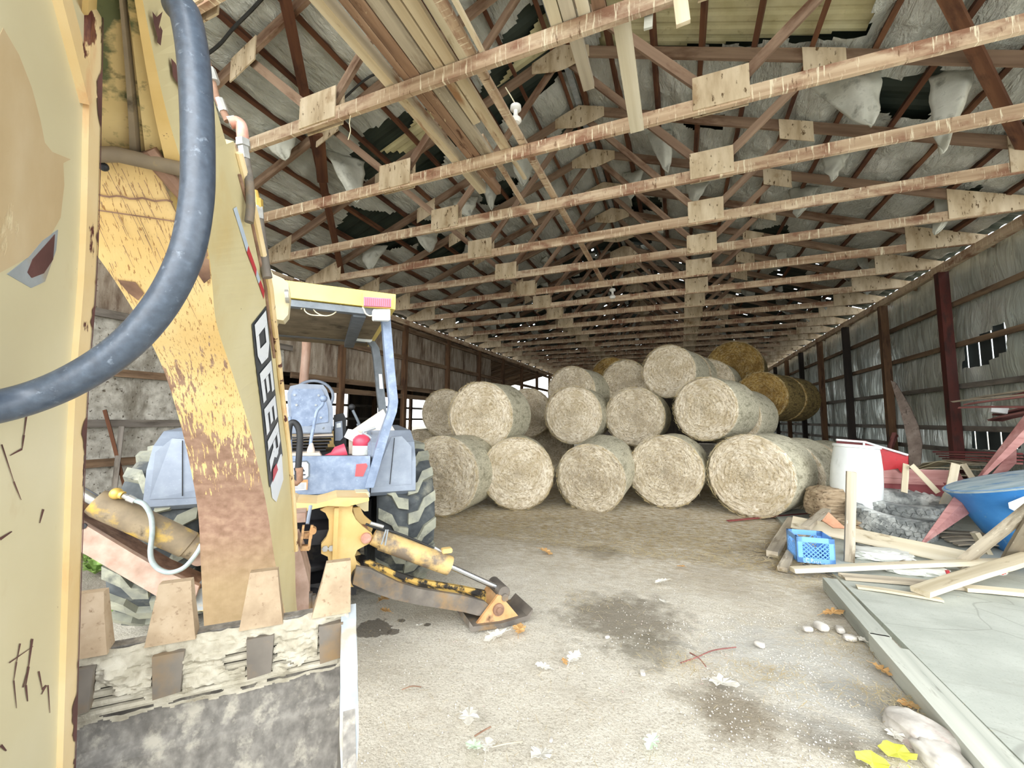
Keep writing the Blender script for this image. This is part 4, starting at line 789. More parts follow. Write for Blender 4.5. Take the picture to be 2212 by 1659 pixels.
for x, y0, y1 in ((656, 1285, 1330), (668, 1280, 1330), (676, 1284, 1328)): tube(bm, [tf(x, y0, -1.4), tf(x-2, y1, -1.4)], 0.02, 10)
part('swing_hoses', bm, 'leg', swing)

# --- the boom: stations from the foot to the neck. (left-near px, right-near px, depth f, right-far px, depth f)
ST = [((446, 1395), (640, 1395), -1.88, (652, 1385), -1.46), ((440, 1310), (613, 1310), -2.0, (640, 1300), -1.58), ((434, 1200), (592, 1200), -2.1, (637, 1190), -1.66), ((428, 1100), (577, 1100), -2.2, (632, 1085), -1.76),
      ((410, 1000), (556, 1000), -2.35, (622, 970), -1.90), ((388, 910), (535, 910), -2.5, (608, 860), -2.06), ((352, 800), (500, 800), -2.68, (598, 770), -2.26), ((300, 700), (468, 700), -2.86, (588, 690), -2.45),
      ((248, 620), (459, 620), -2.96, (580, 620), -2.56), ((196, 552), (452, 552), -3.03, (564, 545), -2.67), ((160, 490), (438, 490), -3.09, (548, 470), -2.76), ((135, 430), (418, 430), -3.14, (528, 395), -2.84), ((118, 350), (392, 350), -3.20, (505, 305), -2.93)]
RS = []
for ln, rn, f, rf, ff in ST:
    a, b, c = tf(*ln, f), tf(*rn, f), tf(*rf, ff); a.z = a.z*0.5+b.z*0.5; RS.append([a, b, c, Vector((a.x+(c.x-b.x), c.y, c.z))])
def loft(rs, sub=1, cap=True):
    if sub > 1:
        cols = [cat([r[k] for r in rs], sub) for k in range(len(rs[0]))]; rs = [[c[i] for c in cols] for i in range(len(cols[0]))]
    bm = B(); R = [[bm.verts.new(v) for v in r] for r in rs]; n = len(R[0])
    for a, b in zip(R, R[1:]):
        for k in range(n):
            f = bm.faces.new((a[k], a[(k+1) % n], b[(k+1) % n], b[k])); f.material_index = 0 if k == 0 else 1
    if cap: bm.faces.new(R[0][::-1]).material_index = 1; bm.faces.new(R[-1]).material_index = 1
    return bm
boom = part('boom', loft(RS, 5), ['boomface', 'tan'], bev=0)
def side(a, bf, off=0.004):      # a point on the right side of the boom: station a, fraction bf across, lifted by off
    i = min(int(a), len(RS)-2); t = a-i
    P = RS[i][1].lerp(RS[i][2], bf).lerp(RS[i+1][1].lerp(RS[i+1][2], bf), t); n = (RS[i][2]-RS[i][1]).cross(RS[i+1][1]-RS[i][1]).normalized()
    if n.x < 0: n = -n
    return P+n*off
def stat(y):                      # station index at picture height y (right-near edge)
    for i in range(len(ST)-1):
        y0, y1 = ST[i][1][1], ST[i+1][1][1]
        if y1 <= y <= y0: return i+(y0-y)/(y0-y1)
    return len(ST)-1.001
def frac(x, y, off=0.0):
    """station, fraction across the side for a picture point, found along the seen edge lines"""
    best = None
    for i in range(1200):
        a = i/1200*(len(ST)-1.001); k = int(a); t = a-k
        n0 = Vector(ST[k][1]).lerp(Vector(ST[k+1][1]), t); n1 = Vector(ST[k][3]).lerp(Vector(ST[k+1][3]), t); d = n1-n0
        b = (Vector((x, y))-n0).dot(d)/d.dot(d); e = (n0+d*b-Vector((x, y))).length
        if best is None or e < best[0]: best = (e, a, b)
    return best[1], best[2]
def decal(name, px, off, mat, parent=boom, n=1):
    bm = B(); P = [side(*frac(x, y), off) for x, y in px]; vs = [bm.verts.new(p) for p in P]; bm.faces.new(vs)
    return part(name, bm, mat, parent)
# reflective strip and the worn lettering on the side of the boom
decal('reflective_strip', [(494, 452), (502, 447), (528, 530), (524, 545)], 0.003, 'decal_blue')
decal('red_strip', [(524, 545), (528, 530), (547, 580), (545, 596)], 0.003, 'decal_red'); decal('red_strip', [(551, 612), (556, 603), (566, 628), (564, 645)], 0.003, 'decal_red'); decal('reflective_strip', [(545, 596), (547, 580), (556, 603), (551, 612)], 0.003, 'decal_blue')
# lettering: cells in (s along 0..1, t across 0..1), mapped between the two edges of the black band
EL = [(534, 700), (545, 790), (560, 890), (570, 975), (579, 1052)]; ER = [(569, 660), (579, 755), (590, 850), (598, 920), (606, 985)]
def band(s, t):
    q = s*4; i = min(3, int(q)); u = q-i; a = Vector(EL[i]).lerp(Vector(EL[i+1]), u); b = Vector(ER[i]).lerp(Vector(ER[i+1]), u); return a.lerp(b, t)
CF = {}
def bpt(s, t, off):
    p = band(s, t); key = (round(p.x, 2), round(p.y, 2))
    if key not in CF: CF[key] = frac(p.x, p.y)
    return side(*CF[key], off)
def bquads(name, polys, off, mat):
    bm = B()
    for q in polys: bm.faces.new([bm.verts.new(bpt(s, t, off)) for s, t in q])
    return part(name, bm, mat, boom)
bquads('decal_backing', [[(i/8, -0.02), ((i+1)/8, -0.02), ((i+1)/8, 1.02), (i/8, 1.02)] for i in range(8)], 0.003, 'decal_black')
def letter(ch, s0, s1):
    L = s1-s0; X = lambda u, v: (s0+u*L, v)      # u: reading direction (down), v: 0 foot of the letter, 1 its top
    b = 0.30
    if ch == 'D': cells = [[(0, .10), (b, .10), (b, .92), (0, .92)], [(b, .10), (.72, .10), (.62, .30), (b, .30)], [(b, .92), (.72, .92), (.62, .72), (b, .72)], [(.62, .30), (.72, .10), (.98, .28), (.98, .74), (.72, .92), (.62, .72)]]
    elif ch == 'E': cells = [[(0, .10), (b, .10), (b, .92), (0, .92)], [(b, .10), (.95, .10), (.95, .30), (b, .30)], [(b, .42), (.8, .42), (.8, .60), (b, .60)], [(b, .74), (.95, .74), (.95, .92), (b, .92)]]
    else: cells = [[(0, .10), (b, .10), (b, .92), (0, .92)], [(b, .74), (.75, .74), (.70, .92), (b, .92)], [(.70, .92), (.75, .74), (.95, .70), (.95, .62), (.66, .58), (.95, .80)][:4], [(b, .42), (.80, .42), (.95, .55), (.95, .70), (.75, .74), (.66, .58), (b, .58)], [(.45, .42), (.80, .42), (.98, .10), (.62, .10)]]
    return [[X(*c) for c in q] for q in cells]
lets = []
for ch, s0, s1 in (('D', 0.015, 0.275), ('E', 0.305, 0.475), ('E', 0.505, 0.675), ('R', 0.705, 0.92)): lets += letter(ch, s0, s1)
bquads('decal_lettering', lets, 0.0055, 'decal_white')
bquads('decal_red_fleck', [[(0.93, 0.25), (1.0, 0.15), (1.0, 0.55), (0.94, 0.50)]], 0.006, 'decal_red')
decal('torn_decal_remnant', [(580, 1045), (604, 975), (608, 1035), (593, 1085), (584, 1075)], 0.003, 'decal_white')
# rusty rail along the far edge of the side, and the lighter edge strip
bm = B(); tube(bm, [side(i*0.25, 0.985, 0.008) for i in range(8, 48)], 0.011, 8); part('edge_rail', bm, 'dipedge', boom, smooth=True)
bm = B(); tube(bm, [side(i*0.25, 0.90, 0.004) for i in range(24, 46)], 0.005, 6); part('rust_seam', bm, 'rust', boom, smooth=True)
# flared lug where the boom cylinder is pinned
bm = B(); slab(bm, [tf(x, y, -2.40) for x, y in ((574, 560), (590, 592), (612, 602), (623, 612), (626, 640), (622, 680), (612, 692), (598, 690), (594, 700), (585, 660))], (0, 0.08, 0)); lg = part('pin_lug', bm, 'dipper', boom, bev=0.008)
bm = B(); tube(bm, [tf(616, 640, -2.43), tf(624, 640, -2.43)], 0.028, 14); part('lug_pin', bm, 'steel', lg)
# neck above the transverse plate: right flange, recessed mossy web, dividing rib, left plate
NK = [((118, 350), (392, 350), -3.20, (505, 305), -2.93), ((150, 250), (362, 250), -3.30, (484, 215), -3.02), ((170, 120), (332, 120), -3.42, (456, 100), -3.13), ((180, -60), (296, -60), -3.58, (420, -60), -3.28), ((185, -330), (235, -330), -3.80, (360, -330), -3.5)]
NS = [[tf(*l, f), tf(*r_, f), tf(*rf, ff)] for l, r_, f, rf, ff in NK]
def nstrip(k0, k1, dep, mat, nm, parent=boom):
    rs = []
    for l, r_, fc in NS:
        a, b = l.lerp(r_, k0), l.lerp(r_, k1); dv = (fc-r_).normalized()*dep[1]; d0 = (fc-r_).normalized()*dep[0]; rs.append([a+d0, b+d0, b+dv, a+dv])
    return part(nm, loft(rs, 4), mat, parent)
nstrip(0.86, 1.0, (0.0, 0.30), ['yellow', 'tan'], 'neck_side_plate')
nstrip(0.0, 0.88, (0.035, 0.06), ['moss', 'moss'], 'neck_web')
nstrip(0.54, 0.60, (0.015, 0.05), ['cyl2', 'cyl2'], 'neck_rib')
nstrip(0.0, 0.10, (0.0, 0.3), ['yellow', 'yellow'], 'neck_left_plate')
nstrip(0.66, 0.88, (0.022, 0.05), ['moss', 'moss'], 'neck_flange')
def neckpt(x, y, off=0.004):
    for i in range(len(NK)-1):
        a0, a1 = NK[i], NK[i+1]
        if a1[1][1] <= y <= a0[1][1]:
            t = (a0[1][1]-y)/(a0[1][1]-a1[1][1]); r0_, r1_ = Vector(a0[1]).lerp(Vector(a1[1]), t), Vector(a0[3]).lerp(Vector(a1[3]), t); b = (x-r0_.x)/(r1_.x-r0_.x)
            return NS[i][1].lerp(NS[i+1][1], t).lerp(NS[i][2].lerp(NS[i+1][2], t), b)+Vector((off, 0, 0))
for q in ([(318, 15), (326, 28), (336, 17), (331, 50), (338, 75), (330, 72), (322, 40)], [(333, 48), (338, 60), (337, 95), (330, 85)], [(357, 128), (366, 140), (378, 172), (392, 228), (378, 195), (362, 165)], [(397, 250), (404, 262), (397, 260)]):
    bm = B(); bm.faces.new([bm.verts.new(neckpt(x, y)) for x, y in q]); part('bare_chip', bm, 'maroon')
l, r_, fc = NS[0]; bm = B(); tube(bm, [l+Vector((0, -0.01, 0.01)), l.lerp(r_, 0.5)+Vector((0, -0.02, 0.005)), r_+Vector((0, 0.004, -0.015))], 0.016, 10); part('transverse_weld', bm, 'cyl2', boom, smooth=True)
bm = B(); tube(bm, [l.lerp(r_, 0.72)+Vector((0, -0.012, 0.02)), RS[-2][0].lerp(RS[-2][1], 0.93)+Vector((0, -0.008, 0)), RS[-4][1]+Vector((-0.01, -0.004, 0))], [0.020, 0.015, 0.004], 8); part('weld_bead', bm, 'rust', boom, smooth=True)
bm = B(); bmesh.ops.create_uvsphere(bm, u_segments=12, v_segments=8, radius=0.009, matrix=Matrix.Translation(RS[-1][0].lerp(RS[-1][1], 0.37)+Vector((0, -0.001, -0.03)))); part('drain_hole', bm, 'black', boom)
# patches on the underside of the boom and on the side of its neck
def under(x, y, off):
    for i in range(len(ST)-1):
        a0, a1 = ST[i], ST[i+1]; yb0, yb1 = a0[1][1], a1[1][1]
        if yb1 <= y <= yb0 or i == len(ST)-2:
            t = (yb0-y)/(yb0-yb1); L_ = Vector(a0[0]).lerp(Vector(a1[0]), t); R_ = Vector(a0[1]).lerp(Vector(a1[1]), t); b = (x-L_.x)/(R_.x-L_.x)
            P = RS[i][0].lerp(RS[i+1][0], t).lerp(RS[i][1].lerp(RS[i+1][1], t), b); return P+Vector((0, -0.8, -0.6))*off
def upatch(name, polys, mat, off=0.0035):
    bm = B()
    for q in polys: bm.faces.new([bm.verts.new(under(x, y, off)) for x, y in q])
    return part(name, bm, mat, boom)
upatch('worn_corner', [[(300, 352), (391, 352), (393, 420), (385, 470), (372, 455), (352, 405), (330, 372)]], 'cyl2'); upatch('rust_patch', [[(385, 425), (412, 440), (436, 490), (450, 552), (440, 560), (420, 520), (392, 500), (372, 480)]], 'rust', 0.003)
upatch('rust_patch', [[(418, 545), (452, 560), (455, 600), (440, 612), (424, 590)]], 'rust', 0.003); upatch('rust_patch', [[(252, 615), (290, 618), (308, 640), (296, 655), (275, 640)]], 'rust', 0.003)
upatch('scraped_line', [[(160+14*i, 437+2.2*math.sin(i*1.7)), (174+14*i, 437+2.2*math.sin((i+1)*1.7)), (174+14*i, 441+2.2*math.sin((i+1)*1.7)), (160+14*i, 441+2.2*math.sin(i*1.7))] for i in range(15)], 'rust'); upatch('scraped_line', [[(165+14*i, 467+0.9*i), (179+14*i, 468+0.9*i), (179+14*i, 471+0.9*i), (165+14*i, 470+0.9*i)] for i in range(15)], 'rust')
rd = random.Random(21); pl_ = []
for _ in range(95):
    x, y = rd.uniform(170, 440), rd.uniform(365, 640); l = rd.uniform(10, 60); 
    if x < 150+(y-350)*0.35 or x > 395+(y-350)*0.18-l*0.5: continue
    pl_.append([(x, y), (x+1.3, y-0.5), (x+l*0.52+0.7, y+l), (x+l*0.52, y+l)])
upatch('fine_scratches', pl_, 'rust', 0.0042)['kind'] = 'stuff'
# hydraulic fittings along the top of the boom
hy = B(); F = -2.86
tube(hy, [tf(x, y, F) for x, y in ((436, 95), (452, 150), (466, 205), (492, 262))], 0.010, 12); hyo = part('hydraulic_line', hy, 'rust', boom, smooth=True)
for a, b, r in (((452, 150), (462, 178), 0.017), ((474, 215), (484, 242), 0.013), ((494, 264), (510, 262), 0.016)): bm = B(); tube(bm, [tf(*a, F), tf(*b, F)], r, 8); part('line_fitting', bm, 'steel', hyo)
bm = B(); tube(bm, cat([tf(x, y, F) for x, y in ((496, 266), (512, 264), (521, 272), (524, 290), (525, 305))], 5), 0.017, 14); part('elbow', bm, 'copper', hyo, smooth=True)
bm = B(); tube(bm, [tf(525, 303, F), tf(526, 318, F), tf(526, 319, F), tf(530, 345, F)], [0.021, 0.021, 0.016, 0.016], 6); part('hose_nut', bm, 'steel', hyo)
bm = B(); tube(bm, cat([tf(x, y, F) for x, y in ((530, 340), (538, 390), (541, 420), (541, 450), (538, 480))], 6), 0.013, 12); part('hydraulic_hose', bm, 'leg', hyo, smooth=True)
bm = B(); tube(bm, cat([tf(x, y, F+0.2) for x, y in ((558, 470), (566, 520), (572, 570), (578, 600))], 6), 0.016, 12); part('hydraulic_hose', bm, 'leg', hyo, smooth=True)
bm = B(); tube(bm, [tf(552, 412, F+.2), tf(554, 430, F+.2), tf(555, 431, F+.2), tf(556, 450, F+.2)], [0.008, 0.012, 0.019, 0.019], 8); part('brass_fitting', bm, 'brass', hyo)
bm = B(); tube(bm, [tf(556, 448, F+.2), tf(558, 474, F+.2)], 0.020, 6); part('steel_nut', bm, 'steel', hyo)

# --- dipper arm, close to the camera
RD0, RD1 = -0.20, -0.36
edge = [(212, -320), (207, -120), (205, 20), (198, 400), (190, 620), (172, 860), (158, 1240), (148, 1560), (142, 1760), (136, 2000)]
ep = [tr(x, y, RD0) for x, y in edge]
def dpoly(fwdw, backw, r0, r1, mat, nm, parent):
    rs = [[Vector((r0, p.y-fwdw, p.z)), Vector((r1, p.y-fwdw, p.z)), Vector((r1, p.y-backw, p.z)), Vector((r0, p.y-backw, p.z))] for p in ep]
    return part(nm, loft(rs, 3), [mat, mat], parent)
dip = dpoly(0.0, 0.36, RD0, RD1, 'dipper', 'dipper_arm', bh)
es = dpoly(-0.004, 0.033, RD0+0.008, RD1-0.008, 'dipedge', 'edge_flange', dip)
dpoly(-0.008, 0.001, RD0+0.006, RD1-0.006, 'maroon', 'chipped_edge', dip)
Q = cat(ep, 40); bm = B(); va = []
for i, p in enumerate(Q):
    n_ = noise.fractal((i*0.045, 3.0, 0), 1, 2, 5); wd = 0.0025+max(0, n_-0.10)*0.045; va.append((bm.verts.new((RD0+0.0095, p.y+0.0045, p.z)), bm.verts.new((RD0+0.0095, p.y+0.004-wd, p.z))))
for a, b in zip(va, va[1:]): bm.faces.new((a[0], b[0], b[1], a[1]))
part('chipped_rust', bm, 'maroon', dip)
bm = B(); P = [tr(x, y, RD0) for x, y in ((96, -60), (118, -60), (190, 205), (172, 222))]; slab(bm, P, (0.012, 0, 0)); part('weld_bar', bm, 'dipedge', dip, bev=0.004)
bm = B(); P = [tr(x, y, RD0) for x, y in ((104, 520), (116, 506), (112, 560), (92, 590), (66, 600), (57, 588), (68, 560))]; slab(bm, P, (0.0015, 0, 0)); part('bare_patch', bm, 'maroon', dip)
bm = B(); P = [tr(x, y, RD0) for x, y in ((6, 60), (40, 118), (68, 190), (86, 258), (96, 308), (112, 328), (152, 344), (136, 352), (138, 400), (130, 470), (102, 520), (60, 556), (-40, 610), (-60, 200))]; slab(bm, P, (0.0005, 0, 0)); part('brown_stain', bm, 'stain', dip)
bm = B(); P = [tr(x, y, RD0) for x, y in ((124, 496), (120, 540), (96, 608), (66, 622), (14, 592), (60, 556), (90, 520))]; slab(bm, P, (0.0008, 0, 0)); part('faded_patch', bm, 'edge', dip)
bm = B(); rd = random.Random(4)
def scratch(pts, wd):
    for (x0, y0), (x1, y1) in zip(pts, pts[1:]):
        d = Vector((x1-x0, y1-y0)).normalized(); nrm = Vector((-d.y, d.x))*wd
        bm.faces.new([bm.verts.new(tr(x, y, RD0+0.0012)) for x, y in ((x0-nrm.x, y0-nrm.y), (x1-nrm.x*.4, y1-nrm.y*.4), (x1+nrm.x*.4, y1+nrm.y*.4), (x0+nrm.x, y0+nrm.y))])
for q, wd in (([(60, 880), (52, 940), (48, 970), (22, 984)], 2.2), ([(4, 960), (30, 1040), (46, 1080)], 1.6), ([(70, 1380), (62, 1440), (56, 1480), (60, 1515)], 2.6), ([(44, 1390), (36, 1430), (30, 1470), (36, 1530)], 1.6), ([(20, 1432), (72, 1396)], 1.2), ([(84, 1450), (92, 1490), (100, 1480), (90, 1500)], 2.0), ([(0, 1165), (26, 1148)], 3.0), ([(94, 1100), (86, 1130)], 2.2),
              ([(50, 1485), (62, 1440)], 1.4), ([(2, 1610), (14, 1622)], 4), ([(104, 1480), (108, 1540)], 1.5)): scratch(q, wd)
part('scratches', bm, 'maroon', dip)['kind'] = 'stuff'
# --- bucket, teeth up
def rl_(x, y, r): return tr(x, y, r)
r0, r1 = -0.43, 0.25
lip = td(750, 1312, 1.0); lf, lz = lip.y, lip.z
BP = [(lf, lz), (lf+0.02, lz-0.18), (lf+0.01, lz-0.38), (lf-0.06, lz-0.56), (lf-0.20, lz-0.70), (lf-0.38, lz-0.76), (lf-0.56, lz-0.70), (lf-0.66, lz-0.55), (lf-0.68, lz-0.40)]
def bsheet(P, ra, rb, th):
    Q = cat([(0, a, b) for a, b in P], 5); bm = B(); A = []
    for i, p in enumerate(Q):
        t = (Q[min(i+1, len(Q)-1)]-Q[max(i-1, 0)]).normalized(); nrm = Vector((0, t.z, -t.y))
        if nrm.y < 0 and i < 6: nrm = -nrm
        A.append((p, nrm*th))
    rr = [[bm.verts.new((r, p.y, p.z)) for r in (ra, rb)]+[bm.verts.new((r, p.y+n.y, p.z+n.z)) for r in (rb, ra)] for p, n in A]
    for a, b in zip(rr, rr[1:]):
        for k in range(4): bm.faces.new((a[k], a[(k+1) % 4], b[(k+1) % 4], b[k]))
    bm.faces.new(rr[0]); bm.faces.new(rr[-1][::-1]); return bm
bk = part('bucket', bsheet(BP, r0, r1, 0.022), 'bucket', smooth=True)
rim = [(lf, lz), (lf-0.09, lz-0.10), (lf-0.24, lz-0.27), (lf-0.46, lz-0.36), (lf-0.68, lz-0.40)]
for nm, ra, rb in (('right_side_plate', r1-0.012, r1+0.012), ('left_side_plate', r0-0.012, r0+0.012)):
    bm = B(); Q = [(p.y, p.z) for p in cat([(0, a, b) for a, b in BP], 4)]; slab(bm, [(ra, a, b) for a, b in Q+rim[::-1][1:-1]], (rb-ra, 0, 0)); part(nm, bm, 'bucket', bk)
bm = B(); RQ = cat([(r1, a, b) for a, b in rim[:4]], 5); rr = []
for i, p in enumerate(RQ):
    wv = 0.017+0.006*noise.noise((i*0.4, 1, 2)); rr.append([bm.verts.new(p+Vector((x, y, z))) for x, y, z in ((-wv, 0.004, 0.004), (wv, 0.004, 0.004), (wv, -0.02, -0.02), (-wv, -0.02, -0.02))])
for a, b in zip(rr, rr[1:]):
    for k in range(4): bm.faces.new((a[k], a[(k+1) % 4], b[(k+1) % 4], b[k]))
bm.faces.new(rr[0]); bm.faces.new(rr[-1][::-1]); part('side_cutter', bm, 'edge', bk, bev=0.003)
tx = [tf(x, y, lf).x for x, y in ((182, 1385), (376, 1352), (568, 1325), (716, 1310))]; tx = [tx[0]-0.165] + tx
for i, x in enumerate(tx):
    bm = B(); w0, w1, t0_, t1_, hgt = 0.042, 0.027, 0.018, 0.011, 0.112
    lean = 0.012 if i == 4 else -0.002
    vs = [bm.verts.new((x+sx*a+ln, lf+sy*b+fy, lz+zz)) for zz, a, b, ln, fy in ((-0.005, w0, t0_, 0, 0.0), (0.07, w0*0.76, t0_*0.8, lean*0.7, 0.002), (hgt, w1, t1_, lean, 0.004)) for sx, sy in ((-1, -1), (1, -1), (1, 1), (-1, 1))]
    for o in (0, 4):
        for k in range(4): bm.faces.new((vs[o+k], vs[o+(k+1) % 4], vs[o+4+(k+1) % 4], vs[o+4+k]))
    bm.faces.new(vs[0:4][::-1]); bm.faces.new(vs[8:12]); tt = part('tooth', bm, 'tooth', bk, bev=0.009)
    bm = B(); slab(bm, [(x-0.026, lf-0.004, lz-0.022), (x+0.026, lf-0.004, lz-0.022), (x+0.024, lf-0.004, lz-0.10), (x-0.02, lf-0.004, lz-0.105)], (0, -0.022, 0)); part('shank', bm, 'leg', tt, bev=0.010)
bm = B(); Q = [(lf-0.002+0.0, lz-0.03-0.017*k) for k in range(6)]
for y_, z_ in Q: tube(bm, [(r0+0.02, lf-0.004, z_), (0.0, lf-0.004, z_+0.002*noise.noise((z_*90, 0, 0))), (r1-0.02, lf-0.004, z_)], 0.0075, 8)
part('wear_ridges', bm, 'mud', bk, smooth=True)
def mudf(u, v):
    x = r0+u*(r1-r0); d = 0.016+0.014*fbm(x*16, v*5, 2)+0.007*fbm(x*50, v*14, 8); return (x, lf-0.002-max(-0.02, d)*math.sin(PI*min(1, 0.12+v*0.95)), lz+0.006*fbm(x*20, 1, 1)-0.148*v)
def muds(u, v):
    x = r0+u*(r1-r0); k = noise.noise((x*9, v*2.6, 4))+0.35*noise.noise((x*30, v*9, 4))
    near = min(abs(x-t-0.0) for t in tx)
    if near < 0.026 and 0.16 < v < 0.72: return True
    return (0.30 < v < 0.86 and k > (0.10 if v < 0.7 else 0.0)) or v > 0.92+0.2*k
part('dried_mud', gridmesh(260, 46, mudf, muds), 'mud', bk, smooth=True)
bm = B(); tube(bm, cat([Vector((td(214, 1400, 0.98)))+Vector((0, 0, 0)), td(212, 1460, 0.97), td(214, 1530, 0.965)], 6), 0.0016, 6); part('straw_wisp', bm, 'twine', bk)
# linkage joining the bucket to the dipper, below the picture
bm = B()
for r in (RD0+0.02, RD1-0.02): slab(bm, [(r, lf-0.60, lz-0.40), (r, lf-0.44, lz-0.60), (r, lf-0.30, lz-0.45), (r, lf-0.44, lz-0.20)], (0.02, 0, 0))
part('bucket_ears', bm, 'dipper', bk)
# --- thick hose hanging across the arm
hp = [(388, -30, .60), (384, 14, .60), (400, 30, .585), (416, 110, .575), (425, 220, .565), (428, 340, .56), (424, 440, .555), (402, 550, .55), (350, 655, .545), (272, 745, .535), (170, 815, .52), (60, 862, .50), (-70, 890, .455), (-240, 905, .39)]
bm = B(); tube(bm, cat([td(x, y, d) for x, y, d in hp[1:]], 10), 0.0195, 28); part('thick_hydraulic_hose', bm, 'hose', smooth=True)

# --- things lying on the backhoe
ex = empty('fire_extinguisher', (0, 0, 0)); ex.matrix_world = Matrix.Translation(TO) @ Matrix.Rotation(PI/2-TH, 4, 'Z') @ Matrix.Translation(Vector((tf(780, 990, -0.45).x, -0.45, tf(780, 992, -0.45).z)))
tag(ex, 'small fire extinguisher with white label and red neck standing on the backhoe platform', 'fire extinguisher')
bm = B(); lathe(bm, [(0.070, 0), (0.074, 0.01), (0.074, 0.115), (0.070, 0.12)], 24); part('label_body', bm, 'white', ex, smooth=True)
bm = B(); lathe(bm, [(0.071, 0.12), (0.074, 0.125), (0.074, 0.175), (0.055, 0.20), (0.03, 0.215), (0.0, 0.215)], 24); part('red_neck', bm, 'redpl', ex, smooth=True)
bm = B(); tube(bm, [(-0.01, 0, 0.21), (0.02, -0.01, 0.245), (0.11, -0.02, 0.275)], 0.012, 8); tube(bm, [(0.0, -0.01, 0.235), (0.06, -0.02, 0.20), (0.10, -0.03, 0.15)], 0.010, 8); part('handle', bm, 'edge', ex, smooth=True)
bm = B(); lathe(bm, [(0.0745, 0.03), (0.0752, 0.031), (0.0752, 0.10), (0.0745, 0.101)], 24); part('label_print', bm, 'bag', ex)
WM = Matrix.Translation(TO) @ Matrix.Rotation(PI/2-TH, 4, 'Z')
bm = B(); lathe(bm, [(0.022, -0.085), (0.028, -0.02), (0.062, 0.02), (0.066, 0.10), (0.060, 0.10), (0.056, 0.022), (0.02, -0.02), (0.016, -0.085)], 20)
o = mk('funnel', bm, 'redpl', smooth=True, M=WM @ Matrix.Translation(tf(722, 982, -0.4)) @ Matrix.Rotation(1.25, 4, 'Y')); tag(o, 'small red plastic funnel lying on the backhoe platform left of the fire extinguisher', 'funnel')
bm = B(); slab(bm, [Vector(p) for p in ((-0.07, 0, 0), (0.02, 0, -0.05), (0.09, 0, 0.0), (0.03, 0, 0.06), (-0.04, 0, 0.07))], (0, 0.05, 0)); o = mk('rag', bm, 'white', M=WM @ Matrix.Translation(tf(762, 944, -0.42)), bev=0.02); tag(o, 'crumpled white rag hanging on the beige side console of the backhoe', 'rag')

# ================================================================== overhead: stored lumber, torn insulation, lamps, cable
zc = 4.695
def px2x(px, y=127): return atz(px, y, zc).x
def plank(px0, px1, y0, y1, th, mat, lab, dz=0.0, skew=0.0, name='stored_plank', yref=127):
    x0, x1 = px2x(px0, yref), px2x(px1, yref); x = (x0+x1)/2; w_ = abs(x1-x0)
    o = bar(name, (x-skew, y0, zc+dz+th/2), (x+skew, y1, zc+dz+th/2), w_, th, mat, warp=0.008, ragged=0.01); return tag(o, lab, 'plank', 'lumber stored on the trusses')
plank(777, 803, 0.8, 4.85, 0.13, 'plank', 'leftmost beam of the overhead lumber bundle, pale below and brown on its side')
plank(832, 851, 0.8, 4.95, 0.12, 'bark', 'second beam from the left in the overhead lumber bundle, brown sided')
plank(853, 880, 0.8, 4.55, 0.04, 'bark', 'red-brown stained plank in the overhead bundle left of the grey barky one', 0.0)
plank(883, 918, 0.8, 4.35, 0.05, 'grey', 'grey barky plank in the middle of the overhead lumber bundle')
plank(923, 946, 0.8, 3.62, 0.05, 'plank', 'pale plank of the overhead bundle ending short between the first and second trusses')
plank(951, 979, 0.8, 4.18, 0.05, 'plank', 'pale plank of the overhead bundle with a narrow split tip at its far end', 0.0)
plank(960, 972, 4.15, 4.75, 0.03, 'plank', 'thin split tip sticking out beyond the pale overhead plank', 0.0)
plank(990, 1011, 0.8, 3.05, 0.05, 'pale', 'pale plank of the overhead bundle with faint pencil marks, ending at the first truss')
plank(1014, 1036, 0.8, 9.2, 0.045, 'truss', 'long brown runner plank laid along the trusses towards the hay bales', 0.0, 0.03)
plank(1043, 1052, 0.8, 2.95, 0.04, 'plank', 'narrow pale plank at the right edge of the overhead lumber bundle')
plank(890, 905, 3.9, 6.1, 0.04, 'truss', 'short brown plank lying across the second and third trusses below the bundle', 0.055, -0.05)
plank(1178, 1206, 1.0, 3.0, 0.05, 'pale', 'leftmost pale plank of the small overhead stack near the peak', yref=20)
plank(1209, 1240, 1.0, 3.62, 0.07, 'grey', 'grey log-like plank of the small overhead stack, its far end hanging past the first truss', yref=20)
plank(1246, 1274, 1.0, 3.0, 0.05, 'pale', 'third pale plank of the small overhead stack near the peak', yref=20)
plank(1280, 1308, 1.0, 3.05, 0.05, 'bark', 'brown plank with a cut end at the right of the small overhead stack', yref=20)
o = bar('hanging_board', (-0.335, 2.98, 4.70), (-0.315, 4.05, 4.485), 0.13, 0.035, 'pale', up=(0, -0.6, -1)); tag(o, 'pale board slanting down from the first truss and nailed before the second truss', 'board')
o = bar('hanging_board', aty(1476, 52, 2.83)+Vector((0, 0, 0)), aty(1466, -30, 2.83), 0.09, 0.03, 'plank', up=(0, -1, 0)); tag(o, 'short pale board hanging under the first truss before the cream panel', 'board')
o = bar('hanging_board', aty(1400, 62, 2.95), aty(1402, 20, 2.95), 0.06, 0.02, 'flap', up=(0, -1, 0)); tag(o, 'scrap of pale insulation hanging under the first truss before the cream panel', 'scrap')
o = bar('hanging_board', atroof(688, 290, -1, -0.19), atroof(697, 392, -1, -0.19), 0.16, 0.05, 'purlin', up=(-SL, 0, 1)); tag(o, 'split dark brown board hanging on the left brace above the first truss', 'board')
def solid(o, th):
    md = o.modifiers.new('thickness', 'SOLIDIFY'); md.thickness = th; md.offset = 0; return o
